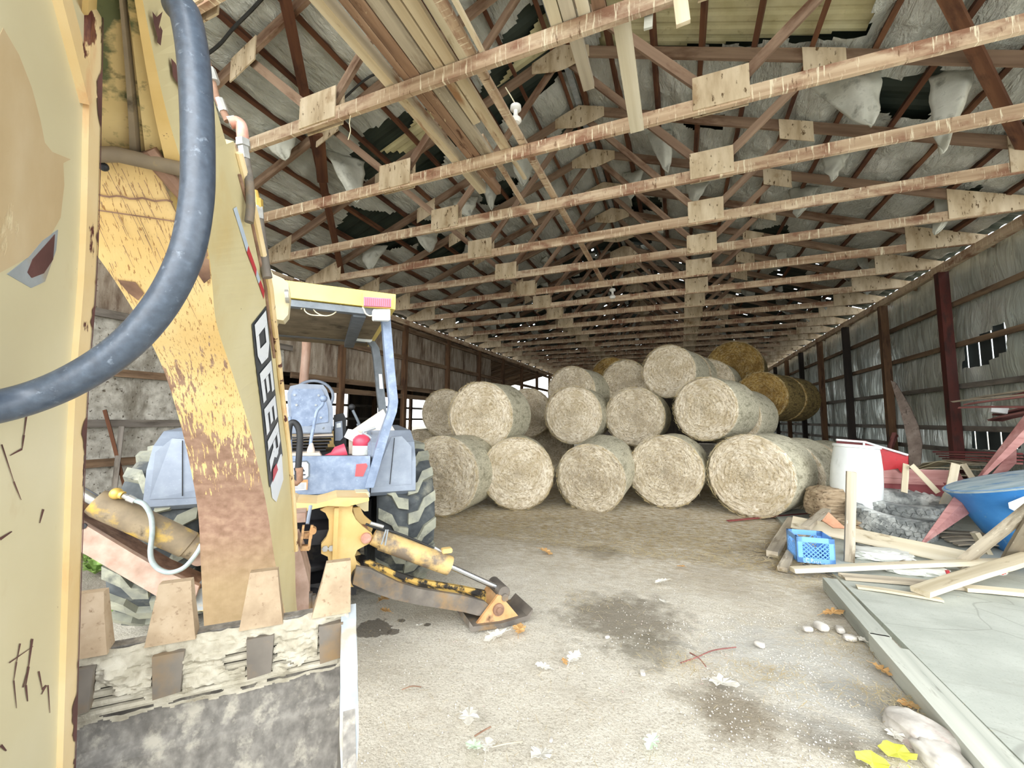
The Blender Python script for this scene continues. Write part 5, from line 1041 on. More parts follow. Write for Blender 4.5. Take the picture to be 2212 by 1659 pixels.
def flap(a, b, c, side, lab, curl=0.10):
    A, Bq = atroof(*a, side, 0.04), atroof(*b, side, 0.04); Y = (A.y+Bq.y)/2-0.05; Cq = aty(*c, Y); sd = random.random()*40
    def f(u, v):
        top = A.lerp(Bq, u); wid = (1-v)**0.65; mid = A.lerp(Bq, 0.5).lerp(Cq, v); p = mid+(top-A.lerp(Bq, 0.5))*wid
        n = Vector((0.3, -1, 0)).normalized()
        return p+n*(curl*math.sin(PI*u)*math.sin(PI*min(1, v+0.1))+0.05*noise.noise((u*3, v*3, sd)))+Vector((0.03*noise.noise((v*5, sd, 2)), 0, 0.02*noise.noise((u*6, sd, v*6))))
    o = solid(mk('torn_insulation', gridmesh(14, 16, f), 'flap', smooth=True), 0.012); return tag(o, lab, 'insulation', 'torn insulation flaps')
for a, b, c, s, lab in [((1748, 185), (1905, 148), (1884, 272), 1, 'wide grey insulation flap hanging before the dark gap in the right roof'), ((2008, 165), (2110, 150), (2036, 332), 1, 'rolled pale insulation hanging at the far right below the first truss'),
    ((1395, 285), (1452, 282), (1443, 374), 1, 'pointed insulation flap behind the second truss, near the peak'), ((1772, 330), (1838, 325), (1796, 393), 1, 'white pointed insulation flap over the third truss at right'),
    ((1345, 372), (1392, 368), (1362, 432), 1, 'small white insulation flap close to the third peak gusset'), ((1478, 398), (1532, 392), (1500, 440), 1, 'insulation flap left of the third right-hand gusset plate'),
    ((1706, 408), (1772, 402), (1722, 470), 1, 'insulation flap hanging over the fourth truss at right'), ((2018, 425), (2085, 418), (2024, 505), 1, 'pale insulation strip at the right wall end of the fourth truss'),
    ((700, 322), (788, 350), (770, 438), -1, 'large bright insulation flap at the left behind the first truss'), ((778, 535), (838, 528), (800, 586), -1, 'white folded insulation flap above the backhoe canopy'),
    ((880, 486), (948, 498), (928, 545), -1, 'white triangular insulation flap over the third truss at left'), ((972, 430), (1034, 424), (1010, 470), -1, 'curled white insulation flap at the end of the stored lumber'),
    ((1098, 325), (1168, 318), (1130, 402), -1, 'grey insulation flap below the hanging light bulb'), ((556, 290), (645, 278), (616, 345), -1, 'grey insulation flap at the left, under the first truss near the boom'), ((1040, 398), (1075, 392), (1062, 455), -1, 'dull grey insulation flap beside the end of the overhead bundle')]:
    flap(a, b, c, s, lab)
# scraps of insulation in the far, dim half: too many to count
bm = B(); rd = random.Random(12)
for _ in range(260):
    s = rd.choice((1, -1)); x = RID+s*rd.uniform(0.2, 5.6); y = rd.uniform(10.5, 32); z = roofz(x, 0.02); w_ = rd.uniform(0.05, 0.22); h = rd.uniform(0.1, 0.42); a = rd.uniform(-1, 1)
    q = [Vector((x-w_*math.cos(a), y-w_*math.sin(a), z)), Vector((x+w_*math.cos(a), y+w_*math.sin(a), z+0.02)), Vector((x+w_*0.6*math.cos(a)+0.06, y+0.05, z-h*0.7)), Vector((x+0.02, y-0.10, z-h)), Vector((x-w_*0.7, y-0.04, z-h*0.55))]
    slab(bm, q, (0, 0.006, 0.002))
tag(mk('insulation_scraps', bm, 'flap'), 'pale scraps of torn insulation under the far dim part of the roof', 'insulation', kind='stuff')
def lamp(px, py, Y, lab, s=1.0):
    p = aty(px, py, Y); e = empty('ceiling_lamp', p); tag(e, lab, 'lamp', 'bare ceiling lamps')
    bm = B(); lathe(bm, [(0.0, 0.085*s), (0.03*s, 0.085*s), (0.058*s, 0.07*s), (0.060*s, 0.035*s), (0.05*s, 0.028*s), (0.024*s, 0.02*s), (0.024*s, -0.04*s), (0.0, -0.04*s)], 20); mk('socket', bm, 'porcelain', e, True)
    bm = B(); lathe(bm, [(0.0, -0.04*s), (0.03*s, -0.045*s), (0.062*s, -0.08*s), (0.064*s, -0.095*s), (0.045*s, -0.12*s), (0.0, -0.128*s)], 20); mk('bulb', bm, 'porcelain', e, True)
    bm = B(); tube(bm, cat([(0, 0, 0.085*s), (-0.03*s, -0.02, 0.15*s), (-0.10*s, -0.05, 0.28*s)], 5), 0.006*s, 6); mk('wire', bm, 'twine', e)
lamp(1114, 243, 3.85, 'white porcelain lamp holder with bulb hanging from the long runner plank', 1.0)
lamp(1323, 632, 9.9, 'small white bulb in the middle distance below the ridge', 1.2); lamp(1376, 737, 16.5, 'tiny white bulb far back just above the hay bales', 1.3)
bm = B(); tube(bm, cat([atroof(x, y, -1, -0.01) for x, y in ((420, 135), (470, 100), (505, 60), (545, 20), (590, -30))], 6), 0.018, 8); o = mk('power_cable', bm, 'cable', smooth=True); tag(o, 'black cable along the left roof above the boom', 'cable', 'cables under the roof')
bm = B(); tube(bm, cat([atroof(x, y, -1, -0.02) for x, y in ((690, 260), (740, 215), (800, 165), (860, 150))], 6), 0.014, 8); o = mk('power_cable', bm, 'cable', smooth=True); tag(o, 'black cable crossing behind the left end of the first truss', 'cable', 'cables under the roof')
bm = B(); tube(bm, cat([aty(x, y, 2.862) for x, y in ((757, 250), (755, 268), (757, 283), (752, 302))], 5), 0.004, 6); o = mk('twine_end', bm, 'twine'); tag(o, 'frayed end of twine dangling from the first truss', 'twine')

# ================================================================== hay bales
BR, BL = 0.67, 1.25
def bale_bm(seed):
    bm = B(); NA, NR = 120, 26; rings = []
    def rad(a, y): return BR*(1+0.018*noise.noise((math.cos(a)*1.5, math.sin(a)*1.5, seed))+0.010*noise.noise((math.cos(a)*9, math.sin(a)*9, y*4+seed)))
    cen = bm.verts.new((0, -0.02, 0))
    for i in range(1, NR+1):
        t = i/NR; row = []
        for k in range(NA):
            a = 2*PI*k/NA; r = t*rad(a, 0)
            d = 0.006*math.sin(t*60+2.6*noise.noise((math.cos(a), math.sin(a), seed+t*2))+a*1.0)+0.018*noise.noise((math.cos(a)*t*7, math.sin(a)*t*7, seed*1.7))+0.012*noise.noise((math.cos(a)*t*22, math.sin(a)*t*22, seed))
            if t > 0.92: d += 0.05*((t-0.92)/0.08)**2
            row.append(bm.verts.new((r*math.cos(a), -0.02*(1-t)+d, r*math.sin(a))))
        rings.append(row)
    for k in range(NA): bm.faces.new((cen, rings[0][k], rings[0][(k+1) % NA]))
    for j in range(1, 15):
        y = 0.05+(BL-0.05)*j/14; rings.append([bm.verts.new((rad(2*PI*k/NA, y)*(1.0 if j < 14 else 0.97)*math.cos(2*PI*k/NA), y, rad(2*PI*k/NA, y)*(1.0 if j < 14 else 0.97)*math.sin(2*PI*k/NA))) for k in range(NA)])
    for i, (a, b) in enumerate(zip(rings, rings[1:])):
        for k in range(NA): bm.faces.new((a[k], b[k], b[(k+1) % NA], a[(k+1) % NA])).material_index = 0 if i < NR-1 else 1
    bm.faces.new(rings[-1]).material_index = 0
    return bm
def straw_bm(seed, n=900):
    rd = random.Random(seed); bm = B()
    for _ in range(n):
        a = rd.uniform(0, 2*PI); edge_ = rd.random() < 0.35; r = BR*(rd.uniform(0.97, 1.0) if edge_ else math.sqrt(rd.uniform(0.01, 0.95))); L = rd.uniform(0.03, 0.10); w_ = rd.uniform(0.0012, 0.0028)
        p = Vector((r*math.cos(a), -0.015, r*math.sin(a))); tg = Vector((-math.sin(a), rd.uniform(-0.5, 0.05), math.cos(a))); tg = (tg+Vector((rd.uniform(-.5, .5), 0, rd.uniform(-.5, .5)))).normalized()*rd.choice((-1, 1))
        if tg.y > 0: tg.y = -tg.y
        q = p+tg*L; sd = Vector((math.cos(a), 0, math.sin(a)))*w_
        bm.faces.new([bm.verts.new(v) for v in (p-sd, p+sd, q+sd*.4, q-sd*.4)])
    return bm
protos = {}
def bale(cx, cy, h, ang, tilt=0.0, mat='hay', D=None, ground=False, lab='', roll=0.0, L=1.0):
    d = ray(cx, cy)
    if ground: D = 1.6/(h/1780-d.z)
    elif D is None: D = 1780*BR/h
    R = h*D/1780; P = CAM+d*D; a = math.radians(ang); ax = Vector((math.sin(a), math.cos(a), tilt)).normalized()
    z = (Vector((0, 0, 1))-ax*ax.z).normalized(); x = ax.cross(z); M = Matrix((x, ax, z)).transposed().to_4x4(); M.translation = P
    key = mat
    if key not in protos:
        me = mk('hay_bale', bale_bm(len(protos)*3.1+1), [mat, 'wrapgold' if mat == 'haygold' else 'wrap'], smooth=True); st = mk('loose_straw', straw_bm(len(protos)+3), 'straw', me); st['kind'] = 'stuff'
        protos[key] = me; o = me
    else: o = copy_tree(protos[key])
    o.matrix_world = M @ Matrix.Rotation(roll, 4, 'Y') @ Matrix.Diagonal((R/BR, L, R/BR, 1)); return tag(o, lab, 'hay bale', 'round hay bales')
BALES = [
 (952, 1028, 172, -6, -0.02, 'hay2', None, True, 'front-row round hay bale at the left end, partly behind the backhoe tyre'),
 (1118, 1023, 156, -20, 0.0, 'hay', None, True, 'second round bale from the left in the front row on the ground'),
 (1274, 1035, 152, 4, 0.12, 'hay2', 7.35, False, 'middle front-row bale tipped forward, its pale wrapped back showing above'),
 (1436, 1018, 156, 8, 0.0, 'hay2', None, True, 'fourth bale from the left in the front row, dark centred'),
 (1616, 1028, 178, 28, 0.0, 'hay', None, True, 'large rightmost bale of the front row, nearest the junk pile'),
 (1036, 899, 151, -2, 0.03, 'hay', 8.1, False, 'bright second-layer bale at the left, on the two left front bales'),
 (1237, 896, 126, 2, 0.0, 'hay', None, False, 'second-layer bale above the gap left of the tipped bale'),
 (1370, 899, 127, 5, 0.0, 'hay2', None, False, 'greyish second-layer bale right of centre'),
 (1520, 883, 138, 26, 0.0, 'hay', 8.3, False, 'large second-layer bale at the right resting on the two right front bales'),
 (1140, 891, 106, -14, 0.0, 'hay2', None, False, 'second-layer bale peeking out right of the bright left one'),
 (962, 892, 104, -20, 0.0, 'hay2', 10.8, False, 'second-layer bale half hidden behind the bright left one'),
 (1232, 846, 112, 10, 0.0, 'hay2', None, False, 'top-layer bale at the left of the stack peak'),
 (1348, 830, 108, 12, 0.0, 'hay2', None, False, 'top-layer bale tucked behind the left of the topmost bale'),
 (1442, 802, 115, 18, 0.0, 'hay', 10.0, False, 'topmost bright bale at the peak of the stack'),
 (1528, 828, 106, 16, 0.0, 'hay2', 11.2, False, 'bale behind the right of the topmost bale'),
 (1585, 793, 113, 14, 0.0, 'haygold', 12.4, False, 'dark golden bale highest at the back right'),
 (1642, 856, 106, 30, 0.0, 'haygold', 10.6, False, 'dark golden bale at the right above the wrapped sides'),
 (1318, 815, 88, 10, 0.0, 'haygold', 13.2, False, 'dark golden bale far behind the left of the peak'),
 (1182, 970, 110, -12, 0.0, 'hay2', None, True, 'rear ground bale seen between the second and the tipped front bale'),
 (905, 975, 96, -20, 0.0, 'hay2', None, True, 'rear ground bale behind the left end of the front row'),
 (1385, 975, 100, 6, 0.0, 'hay2', None, True, 'rear ground bale hidden between the tipped and the dark-centred bales')]
for q in BALES: bale(*q[:8], lab=q[8], roll=random.uniform(0, 6))
# bales that stand behind others along the same axis, wrapped sides showing
def behind(i, dist, lab, mat='hay2', dx=0.0, dz=0.0, turn=0.0):
    o0 = [o for o in COL.objects if o.get('label') == BALES[i][8]][0]; M = o0.matrix_world.copy(); ax = (M.to_3x3() @ Vector((0, 1, 0))).normalized(); sx_ = (M.to_3x3() @ Vector((1, 0, 0))).normalized()
    o = copy_tree(protos[mat]); M2 = Matrix.Translation(ax*dist+Vector((0, 0, dz))+sx_*dx) @ M; o.matrix_world = M2; return tag(o, lab, 'hay bale', 'round hay bales')
behind(4, 1.30, 'wrapped bale directly behind the large rightmost front bale', dx=0.10, dz=-0.03)
behind(4, 2.60, 'third bale back in the right-hand ground row', 'hay2', dx=0.25)
behind(4, 3.9, 'rearmost bale of the right-hand ground row, by the wall', dx=0.45)
behind(8, 1.28, 'bale behind the large right second-layer bale, pale wrapped side', dx=-0.05, dz=-0.10)
behind(16, 1.3, 'dark bale behind the golden one at the right', 'haygold')
behind(13, 1.3, 'bale directly behind the topmost bright bale')
# ================================================================== the junk on the slab at the right
def bd(name, p0, p1, w_, th, mat, lab, cat_='board', up=(0, 0, 1), group='loose boards on the slab', warp=0.006, ragged=0.008):
    return tag(bar(name, p0, p1, w_, th, mat, up=up, warp=warp, ragged=ragged), lab, cat_, group)
Z0 = 0.04
bd('board', atz(1712, 1231, 0.075), atz(2330, 1208, 0.20), 0.085, 0.045, 'pale', 'long pale board lying across the front of the junk pile')
for a, b, lab in (((1.285, 4.93), (1.262, 3.78), 'far grey curb timber along the edge of the concrete slab'), ((1.255, 3.80), (1.215, 0.9), 'near grey curb timber along the slab edge at the bottom right')):
    bd('curb_timber', (a[0], a[1], 0.055), (b[0], b[1], 0.055), 0.115, 0.115, 'curb', lab, 'timber', group='curb timbers', warp=0.0, ragged=0.004)
bd('curb_timber', (1.345, 3.70, 0.04), (1.335, 0.9, 0.035), 0.07, 0.085, 'curb', 'narrow grey timber doubling the near curb timber', 'timber', group='curb timbers', warp=0.004)
bd('board', atz(1818, 1245, Z0+0.015), atz(2080, 1268, Z0+0.015), 0.13, 0.03, 'grey', 'weathered grey board lying flat just before the long pale board')
bd('board', atz(1850, 1267, Z0+0.01), atz(2035, 1296, Z0+0.01), 0.07, 0.02, 'pale', 'thin pale lath on the slab before the weathered grey board')
bd('board', atz(1986, 1279, 0.09), atz(2330, 1172, 0.34), 0.15, 0.045, 'pale', 'tan plank with a rough near end, tilted up to the right over the slab', warp=0.01, ragged=0.015)
bd('board', atz(2080, 1270, Z0+0.02), atz(2330, 1294, Z0+0.02), 0.11, 0.035, 'pale', 'pale board flat on the slab under the tan tilted plank')
bd('board', atz(1712, 1128, 0.19), atz(2115, 1214, 0.12), 0.17, 0.04, 'pale', 'wide pale board running from behind the milk crate to the right', up=(0.1, -1, 0.35))
bd('board', atz(2072, 1222, 0.09), atd(2300, 1040, 3.75), 0.15, 0.08, 'grey', 'heavy grey-brown beam leaning up across the blue tub')
bd('board', atz(2180, 1215, 0.10), atd(2290, 1035, 3.4), 0.13, 0.05, 'grey', 'short grey board propped at the right edge before the blue tub')
b6 = atz(1834, 1213, Z0); bd('board', b6, aty(1839, 1020, b6.y+0.03), 0.092, 0.04, 'grey', 'upright grey stick with a notched top behind the milk crate', up=(0, -1, 0))
bd('board', atz(1668, 1197, 0.04), atz(1712, 1122, 0.05), 0.12, 0.07, 'grey', 'grey beam with a pale sawn end lying on the dirt left of the milk crate')
bd('board', atz(1690, 1230, 0.03), atz(1735, 1148, 0.06), 0.09, 0.05, 'grey', 'second grey beam on the dirt closest to the milk crate')
bd('board', atz(1740, 1140, 0.22), atz(1786, 1102, 0.30), 0.10, 0.05, 'grey', 'short grey block leaning behind the milk crate')
bd('board', atz(1685, 1094, 0.06), atz(1775, 1088, 0.06), 0.32, 0.05, 'grey', 'wide grey plank on the ground right of the large front bale'); bd('board', atz(1722, 1074, 0.10), atz(1785, 1072, 0.10), 0.15, 0.04, 'grey', 'grey plank behind the wide one beside the large front bale')
bd('red_strip', atz(1572, 1125, 0.02), atz(1758, 1109, 0.03), 0.06, 0.012, 'sidingred', 'dark red strip lying on the ground before the large front bale', 'strip')
# sticks standing in the pile
for a, b, D, w_, lab, m_ in (((1953, 1064), (1957, 1003), 6.3, 0.075, 'short upright pale stick behind the tyres', 'pale'), ((2026, 1064), (1969, 1005), 6.2, 0.07, 'pale stick leaning left behind the tyres', 'pale'), ((2046, 1085), (2064, 1002), 6.0, 0.10, 'broad pale stick standing right of the tyres', 'pale'),
                          ((2020, 1140), (2050, 1070), 5.7, 0.12, 'lower pale board leaning against the broad stick', 'pale'), ((2106, 1043), (2080, 1002), 6.2, 0.07, 'pale stick leaning left behind the blue tub', 'pale')):
    bd('stick', atd(*a, D), atd(*b, D+0.2), w_, 0.03, m_, lab, 'stick', up=(-0.2, -1, 0), group='sticks in the junk pile')
def vee(name, tip, end, lw, rw, mat, lab, th=0.008):
    """folded ridge cap: ridge from tip to end, with left and right wing edges at the end"""
    bm = B(); T0 = atd(*tip); E0 = atd(*end); Lw = atd(*lw); Rw = atd(*rw); n = Vector((0, th, 0)); k = 0.12
    for wv in (Lw, Rw):
        tp = T0+(wv-E0)*k; slab(bm, [T0, E0, wv, tp], n)
    return tag(mk(name, bm, mat), lab, 'sheet metal', 'folded red sheet metal')
vee('folded_metal_cap', (1994, 1172, 4.85), (2084, 1082, 5.25), (2066, 1066, 5.35), (2099, 1106, 5.25), 'redmetal', 'faded pink-red folded metal cap before the blue tub, narrow end down')
vee('folded_metal_cap', (2098, 1052, 5.9), (2232, 906, 5.5), (2218, 890, 5.6), (2236, 935, 5.5), 'redmetal', 'long faded pink-red folded metal cap rising right behind the blue tub')
bm = B(); slab(bm, [atd(x, y, d) for x, y, d in ((2122, 1048, 5.95), (2196, 962, 5.7), (2196, 1000, 5.8), (2180, 1016, 5.85))], (0.004, 0.01, 0)); tag(mk('metal_offcut', bm, 'redmetal'), 'jagged pink-red metal offcut beside the long folded cap', 'sheet metal', 'folded red sheet metal')
bm = B()
slab(bm, [aty(x, y, 8.6) for x, y in ((1868, 956), (1961, 984), (1962, 1019), (1946, 1021), (1940, 1012), (1912, 1016), (1880, 1016))], (0.02, 0.03, 0)); rpn = mk('red_siding_sheet', bm, 'red'); tag(rpn, 'bright red metal panel with white top edge standing behind the white drum', 'panel')
bm = B(); tube(bm, [aty(1806, 950, 8.55), aty(1868, 955, 8.58), aty(1961, 983, 8.58)], 0.018, 8); mk('white_edge', bm, 'white', rpn)
bm = B(); tube(bm, [aty(1866, 955, 8.56), aty(1866, 962, 8.56)], 0.015, 6); mk('joint_clip', bm, 'white', rpn)
for k in range(3): bd('siding', aty(1806, 954+5*k, 8.7), aty(1872, 959+6*k, 8.65), 0.10, 0.02, 'sidingred', f'dull red siding strip left of the bright red panel, {ORD[k+1]} from the top', 'siding', up=(0, -1, 0.2), group='stacked dull red siding')
for k, (a, b, m_) in enumerate((((1878, 1022, 6.75), (2075, 1027, 6.5), 'redmetal'), ((1890, 1034, 6.7), (2080, 1040, 6.45), 'redmetal'), ((1905, 1046, 6.65), (2075, 1056, 6.4), 'sidingred'), ((1910, 1058, 6.6), (2070, 1068, 6.35), 'sidingred'))):
    bd('siding', atd(*a), atd(*b), 0.16, 0.02, m_, ['topmost of the dull red siding lengths behind the tyres', 'second dull red siding length behind the tyres', 'third, darker red siding length behind the tyres', 'lowest dark red siding length behind the tyres'][k], 'siding', up=(0, -1, 0.5), group='red siding behind the tyres')
for k, (a, b, bow) in enumerate((((1975, 1022, 7.4), (2128, 1018, 6.5), 0.08), ((1985, 1018, 7.5), (2120, 1004, 6.5), 0.10), ((1990, 1026, 7.2), (2132, 1032, 6.7), 0.04), ((1968, 1030, 7.1), (2125, 1042, 6.6), 0.02), ((2000, 1012, 7.6), (2110, 996, 6.6), 0.10))):
    bd('cream_sheet', atd(*a), atd(*b), 0.30, 0.012, 'tansheet', ['bowed cream siding sheet in the middle of the pile', 'upper bowed cream siding sheet of the pile', 'flat cream siding sheet below the bowed ones', 'lowest cream siding sheet just above the red siding', 'rearmost bowed cream siding sheet of the pile'][k], 'siding sheet', group='cream siding sheets', warp=bow)
for k in range(4): bd('red_board', atd(2022+7*k, 976+5*k, 7.5), atd(2200, 980+7*k, 5.8), 0.10, 0.025, 'sidingred' if k % 2 == 0 else 'redwood', f'dark red board at the foot of the right wall post, {ORD[k+1]} from the top', 'board', group='dark red boards by the wall')
for k, (a, b, w_, m_) in enumerate((((2060, 868, 6.9), (2320, 846, 5.0), 0.05, 'grey'), ((2085, 874, 6.6), (2320, 846, 5.0), 0.06, 'redwood'), ((2098, 862, 6.7), (2320, 832, 5.0), 0.05, 'grey'), ((2072, 880, 6.5), (2320, 882, 5.0), 0.06, 'redwood'), ((2150, 908, 6.3), (2320, 874, 4.9), 0.16, 'redwood'), ((2155, 896, 6.4), (2320, 866, 5.0), 0.10, 'redwood'), ((2188, 856, 6.4), (2320, 836, 5.0), 0.10, 'sidingred'))):
    bd('red_board', atd(*a), atd(*b), w_, 0.025, m_, f'splintered red-grey board jutting in from the right above the pile, {ORD[k+1]} of its bundle', 'board', group='splintered boards at the right', warp=0.015, ragged=0.04, up=(0, -0.5, 1))
bd('white_block', atd(2138, 883, 6.2), atd(2176, 888, 6.1), 0.10, 0.05, 'white', 'small white board end among the splintered red boards', 'board', up=(0, -1, 0.2), ragged=0.01)
for k in range(11): bd('red_board', (4.30+0.03*math.sin(k*2.1), 5.05+0.1*math.sin(k*1.3), 0.10+0.115*k), (4.30+0.03*math.cos(k), 6.9+0.1*math.cos(k*1.7), 0.10+0.115*k), 0.36, 0.108, 'redwood' if k % 3 else 'grey', f'weathered timber stacked at the right edge under the splintered boards, {ORD[k+1]} from the ground', 'board', group='stacked timbers at the right edge')
# warped sheet leaning on the wall
WC = [((1924, 822), (1934, 826)), ((1932, 850), (1950, 852)), ((1942, 880), (1968, 884)), ((1952, 915), (1984, 920)), ((1960, 955), (1992, 958)), ((1964, 995), (1989, 998)), ((1962, 1060), (1982, 1062)), ((1960, 1130), (1980, 1132))]
bm = B(); rr = []
for i, (a, b) in enumerate(WC):
    yb = 11.4-0.26*i; A, Bq = aty(*a, yb), aty(*b, yb-0.12); rr.append([bm.verts.new(v) for v in (A, Bq, Bq+Vector((0.02, 0.03, 0)), A+Vector((0.02, 0.03, 0)))])
for a, b in zip(rr, rr[1:]):
    for k in range(4): bm.faces.new((a[k], a[(k+1) % 4], b[(k+1) % 4], b[k]))
bm.faces.new(rr[0]); bm.faces.new(rr[-1][::-1]); tag(mk('warped_sheet', bm, 'warped', smooth=True), 'curved grey-brown sheet of bark-like wood leaning against the right wall', 'sheet')
bd('stick', aty(1915, 990, 11.6), aty(1932, 935, 11.9), 0.07, 0.03, 'redwood', 'crossed reddish lath leaning at the foot of the tan-brown post', 'stick', group='laths by the post'); bd('stick', aty(1920, 985, 11.7), aty(1938, 940, 12.0), 0.04, 0.03, 'redwood', 'thin reddish lath beside the crossed one at the tan-brown post', 'stick', group='laths by the post')
# white drum
dp = atd(1841, 1020, 6.4); e = empty('white_drum', (dp.x, dp.y, 0.05)); tag(e, 'large white plastic drum behind the old straw chunk', 'drum'); e.rotation_euler = (0.0, 0.07, 0.3); e.scale = (0.82, 0.82, 1.02)
k = 6.75/890
bm = B(); lathe(bm, [(0.34, 0.0), (0.36, 0.04), (0.385, 0.30), (0.395, 0.60), (0.385, 0.85), (0.355, 1.06), (0.34, 1.13), (0.355, 1.145), (0.355, 1.17), (0.33, 1.17), (0.32, 1.12), (0.0, 1.11)], 40); mk('drum_body', bm, 'white', e, True)
bm = B(); lathe(bm, [(0.352, 1.135), (0.364, 1.14), (0.364, 1.175), (0.352, 1.18)], 40); mk('rim', bm, 'white', e, True)
# blue tub
tb = atd(2188, 1038, 5.1); e = empty('blue_tub', tb); e.rotation_euler = (math.radians(0), math.radians(-17), -0.22); tag(e, 'big blue plastic tub with a dusty lid leaning at the right edge', 'tub')
bm = B(); lathe(bm, [(0.36, -0.86), (0.39, -0.84), (0.46, -0.58), (0.475, -0.56), (0.54, -0.28), (0.60, -0.06), (0.625, -0.03), (0.64, 0.0), (0.62, 0.02)], 48); mk('tub_body', bm, 'drum_blue', e, True)
bm = B(); lathe(bm, [(0.0, 0.035), (0.45, 0.032), (0.60, 0.022), (0.645, 0.012), (0.645, -0.005), (0.0, -0.005)], 48); mk('dusty_lid', bm, 'drum_lid', e, True)
bm = B(); c_ = [(2178, 1086), (2212, 1072), (2230, 1090), (2215, 1105), (2192, 1104), (2180, 1098)]
for i in range(1): slab(bm, [e.matrix_basis.inverted() @ atd(x, y, 4.63) for x, y in c_], (0, 0.004, 0))
mk('white_label', bm, 'white', e)
# old tyres
def old_tyre(c, R, W, rot, lab):
    e = empty('old_tyre', c); e.rotation_euler = rot; tag(e, lab, 'tyre', 'old tyres')
    bm = B(); lathe(bm, [(R*0.56, -W*0.36), (R*0.62, -W*0.46), (R*0.84, -W*0.5), (R*0.95, -W*0.44), (R*0.97, 0), (R*0.95, W*0.44), (R*0.84, W*0.5), (R*0.62, W*0.46), (R*0.56, W*0.36), (R*0.54, 0)], 56, close=True); mk('carcass', bm, 'oldtyre', e, True)
    bm = B(); n = 34
    for k in range(n):
        for row, z in enumerate((-0.36, -0.12, 0.12, 0.36)):
            a = 2*PI*(k+0.5*(row % 2))/n; M = Matrix.Rotation(a, 4, 'Z') @ Matrix.Translation((R*0.955, 0, z*W)) @ Matrix.Rotation(0.35*(1 if row % 2 else -1), 4, 'X'); box(bm, (-0.02, -R*PI/n*0.78, -W*0.105), (0.022, R*PI/n*0.78, W*0.105), M)
    mk('tread_blocks', bm, 'oldtyre', e, bev=0)
l_ = atz(1925, 1166, 0.04); vd = Vector((ray(1925, 1166).x, ray(1925, 1166).y, 0)).normalized()
old_tyre(l_+vd*0.50+Vector((0, 0, 0.19)), 0.50, 0.27, (math.radians(9), math.radians(3), 0.6), 'lower grey tyre lying flat under the other')
u_ = atd(1946, 1084, 6.0); old_tyre(u_+vd*0.25+Vector((0,0,-0.10)), 0.55, 0.28, (math.radians(4), math.radians(-7), 1.1), 'upper chalky white-streaked tyre lying on the lower one')
# chunk of old straw
def lump(name, c, sx_, sy_, sz_, mat, rot=0.0, amp=0.12, fr_=2.2, lab='', cat_='', group=None, sub=4, flat=True):
    bm = B(); bmesh.ops.create_icosphere(bm, subdivisions=sub, radius=1.0); sd = random.random()*60
    for v in bm.verts:
        p = v.co.copy(); q = Vector([math.copysign(abs(t)**0.62, t) for t in p]); d = 1+amp*noise.fractal((p.x*fr_+sd, p.y*fr_, p.z*fr_), 1, 2, 4); v.co = Vector((q.x*sx_*d, q.y*sy_*d, q.z*sz_*d))
        if flat and v.co.z < -sz_*0.8: v.co.z = -sz_*0.8
    return tag(mk(name, bm, mat, smooth=True, M=Matrix.Translation(c) @ Matrix.Rotation(rot, 4, 'Z')), lab, cat_, group)
c_ = atd(1800, 1088, 6.3); lump('straw_chunk', c_+Vector((0, 0.15, -0.02)), 0.31, 0.26, 0.26, 'fringe', 0.4, 0.10, 3.0, 'brown weathered chunk of baled straw behind the upright stick', 'straw')
c_ = atz(1818, 1142, 0.1); lump('straw_chunk', c_+Vector((0, 0.2, 0.03)), 0.24, 0.25, 0.12, 'fringe', 0.2, 0.3, 3.0, 'loose dark straw heap below the chunk beside the tyres', 'straw')
bm = B(); slab(bm, [atd(x, y, d) for x, y, d in ((1776, 1124, 5.4), (1790, 1106, 5.45), (1828, 1142, 5.2), (1800, 1140, 5.25))], (0.0, 0.02, -0.01)); tag(mk('plywood_scrap', bm, 'orangeply'), 'orange-pink plywood scrap behind the milk crate', 'plywood')
# milk crate
A = atz(1723, 1214, 0.035); Bq = atz(1806, 1222, 0.035); ax = (Bq-A); Wc = ax.length; Hc, Dc = 0.28, 0.36
e = empty('milk_crate', A, math.atan2(ax.y, ax.x)); tag(e, 'light blue plastic milk crate standing on the dirt at the slab corner', 'crate')
def crate_wall(name, L, M, handle):
    bm = B(); t = 0.012; b = 0.045
    def bx(x0, z0, x1, z1): box(bm, (x0, 0, z0), (x1, t, z1), M)
    bx(0, 0, L, 0.055); bx(0, Hc-0.055, L, Hc); bx(0, 0, b+0.01, Hc); bx(L-b-0.01, 0, L, Hc)
    x0, x1, z0, z1 = b, L-b, 0.05, Hc-0.05; s = 0.044; k = -12
    for sg in (1, -1):
        for k in range(-12, 24):
            # line x = c + sg*z clipped to the window
            c0 = k*s; pts = []
            zz0, zz1 = z0, z1; xa = x0+c0 if sg > 0 else x0+c0+(z1-z0); f = lambda z: xa+sg*(z-z0)
            lo, hi = z0, z1
            for lim in (x0, x1):
                pass
            zs = [z for z in [z0+(z1-z0)*i/24 for i in range(25)] if x0 <= f(z) <= x1 and not (handle and abs(f(z)-L/2) < 0.075 and z > z1-0.05)]
            if len(zs) < 2: continue
            a_, b_ = zs[0], zs[-1]; tube(bm, [M @ Vector((f(a_), t/2, a_)), M @ Vector((f(b_), t/2, b_))], 0.0058, 4)
    mk(name, bm, 'crate', e, bev=0)
crate_wall('front_wall', Wc, Matrix.Identity(4), True); crate_wall('back_wall', Wc, Matrix.Translation((0, Dc-0.012, 0)), True)
crate_wall('side_wall', Dc, Matrix.Rotation(PI/2, 4, 'Z') @ Matrix.Translation((0, -0.012, 0)), True); crate_wall('side_wall', Dc, Matrix.Translation((Wc, 0, 0)) @ Matrix.Rotation(PI/2, 4, 'Z'), True)
bm = B()
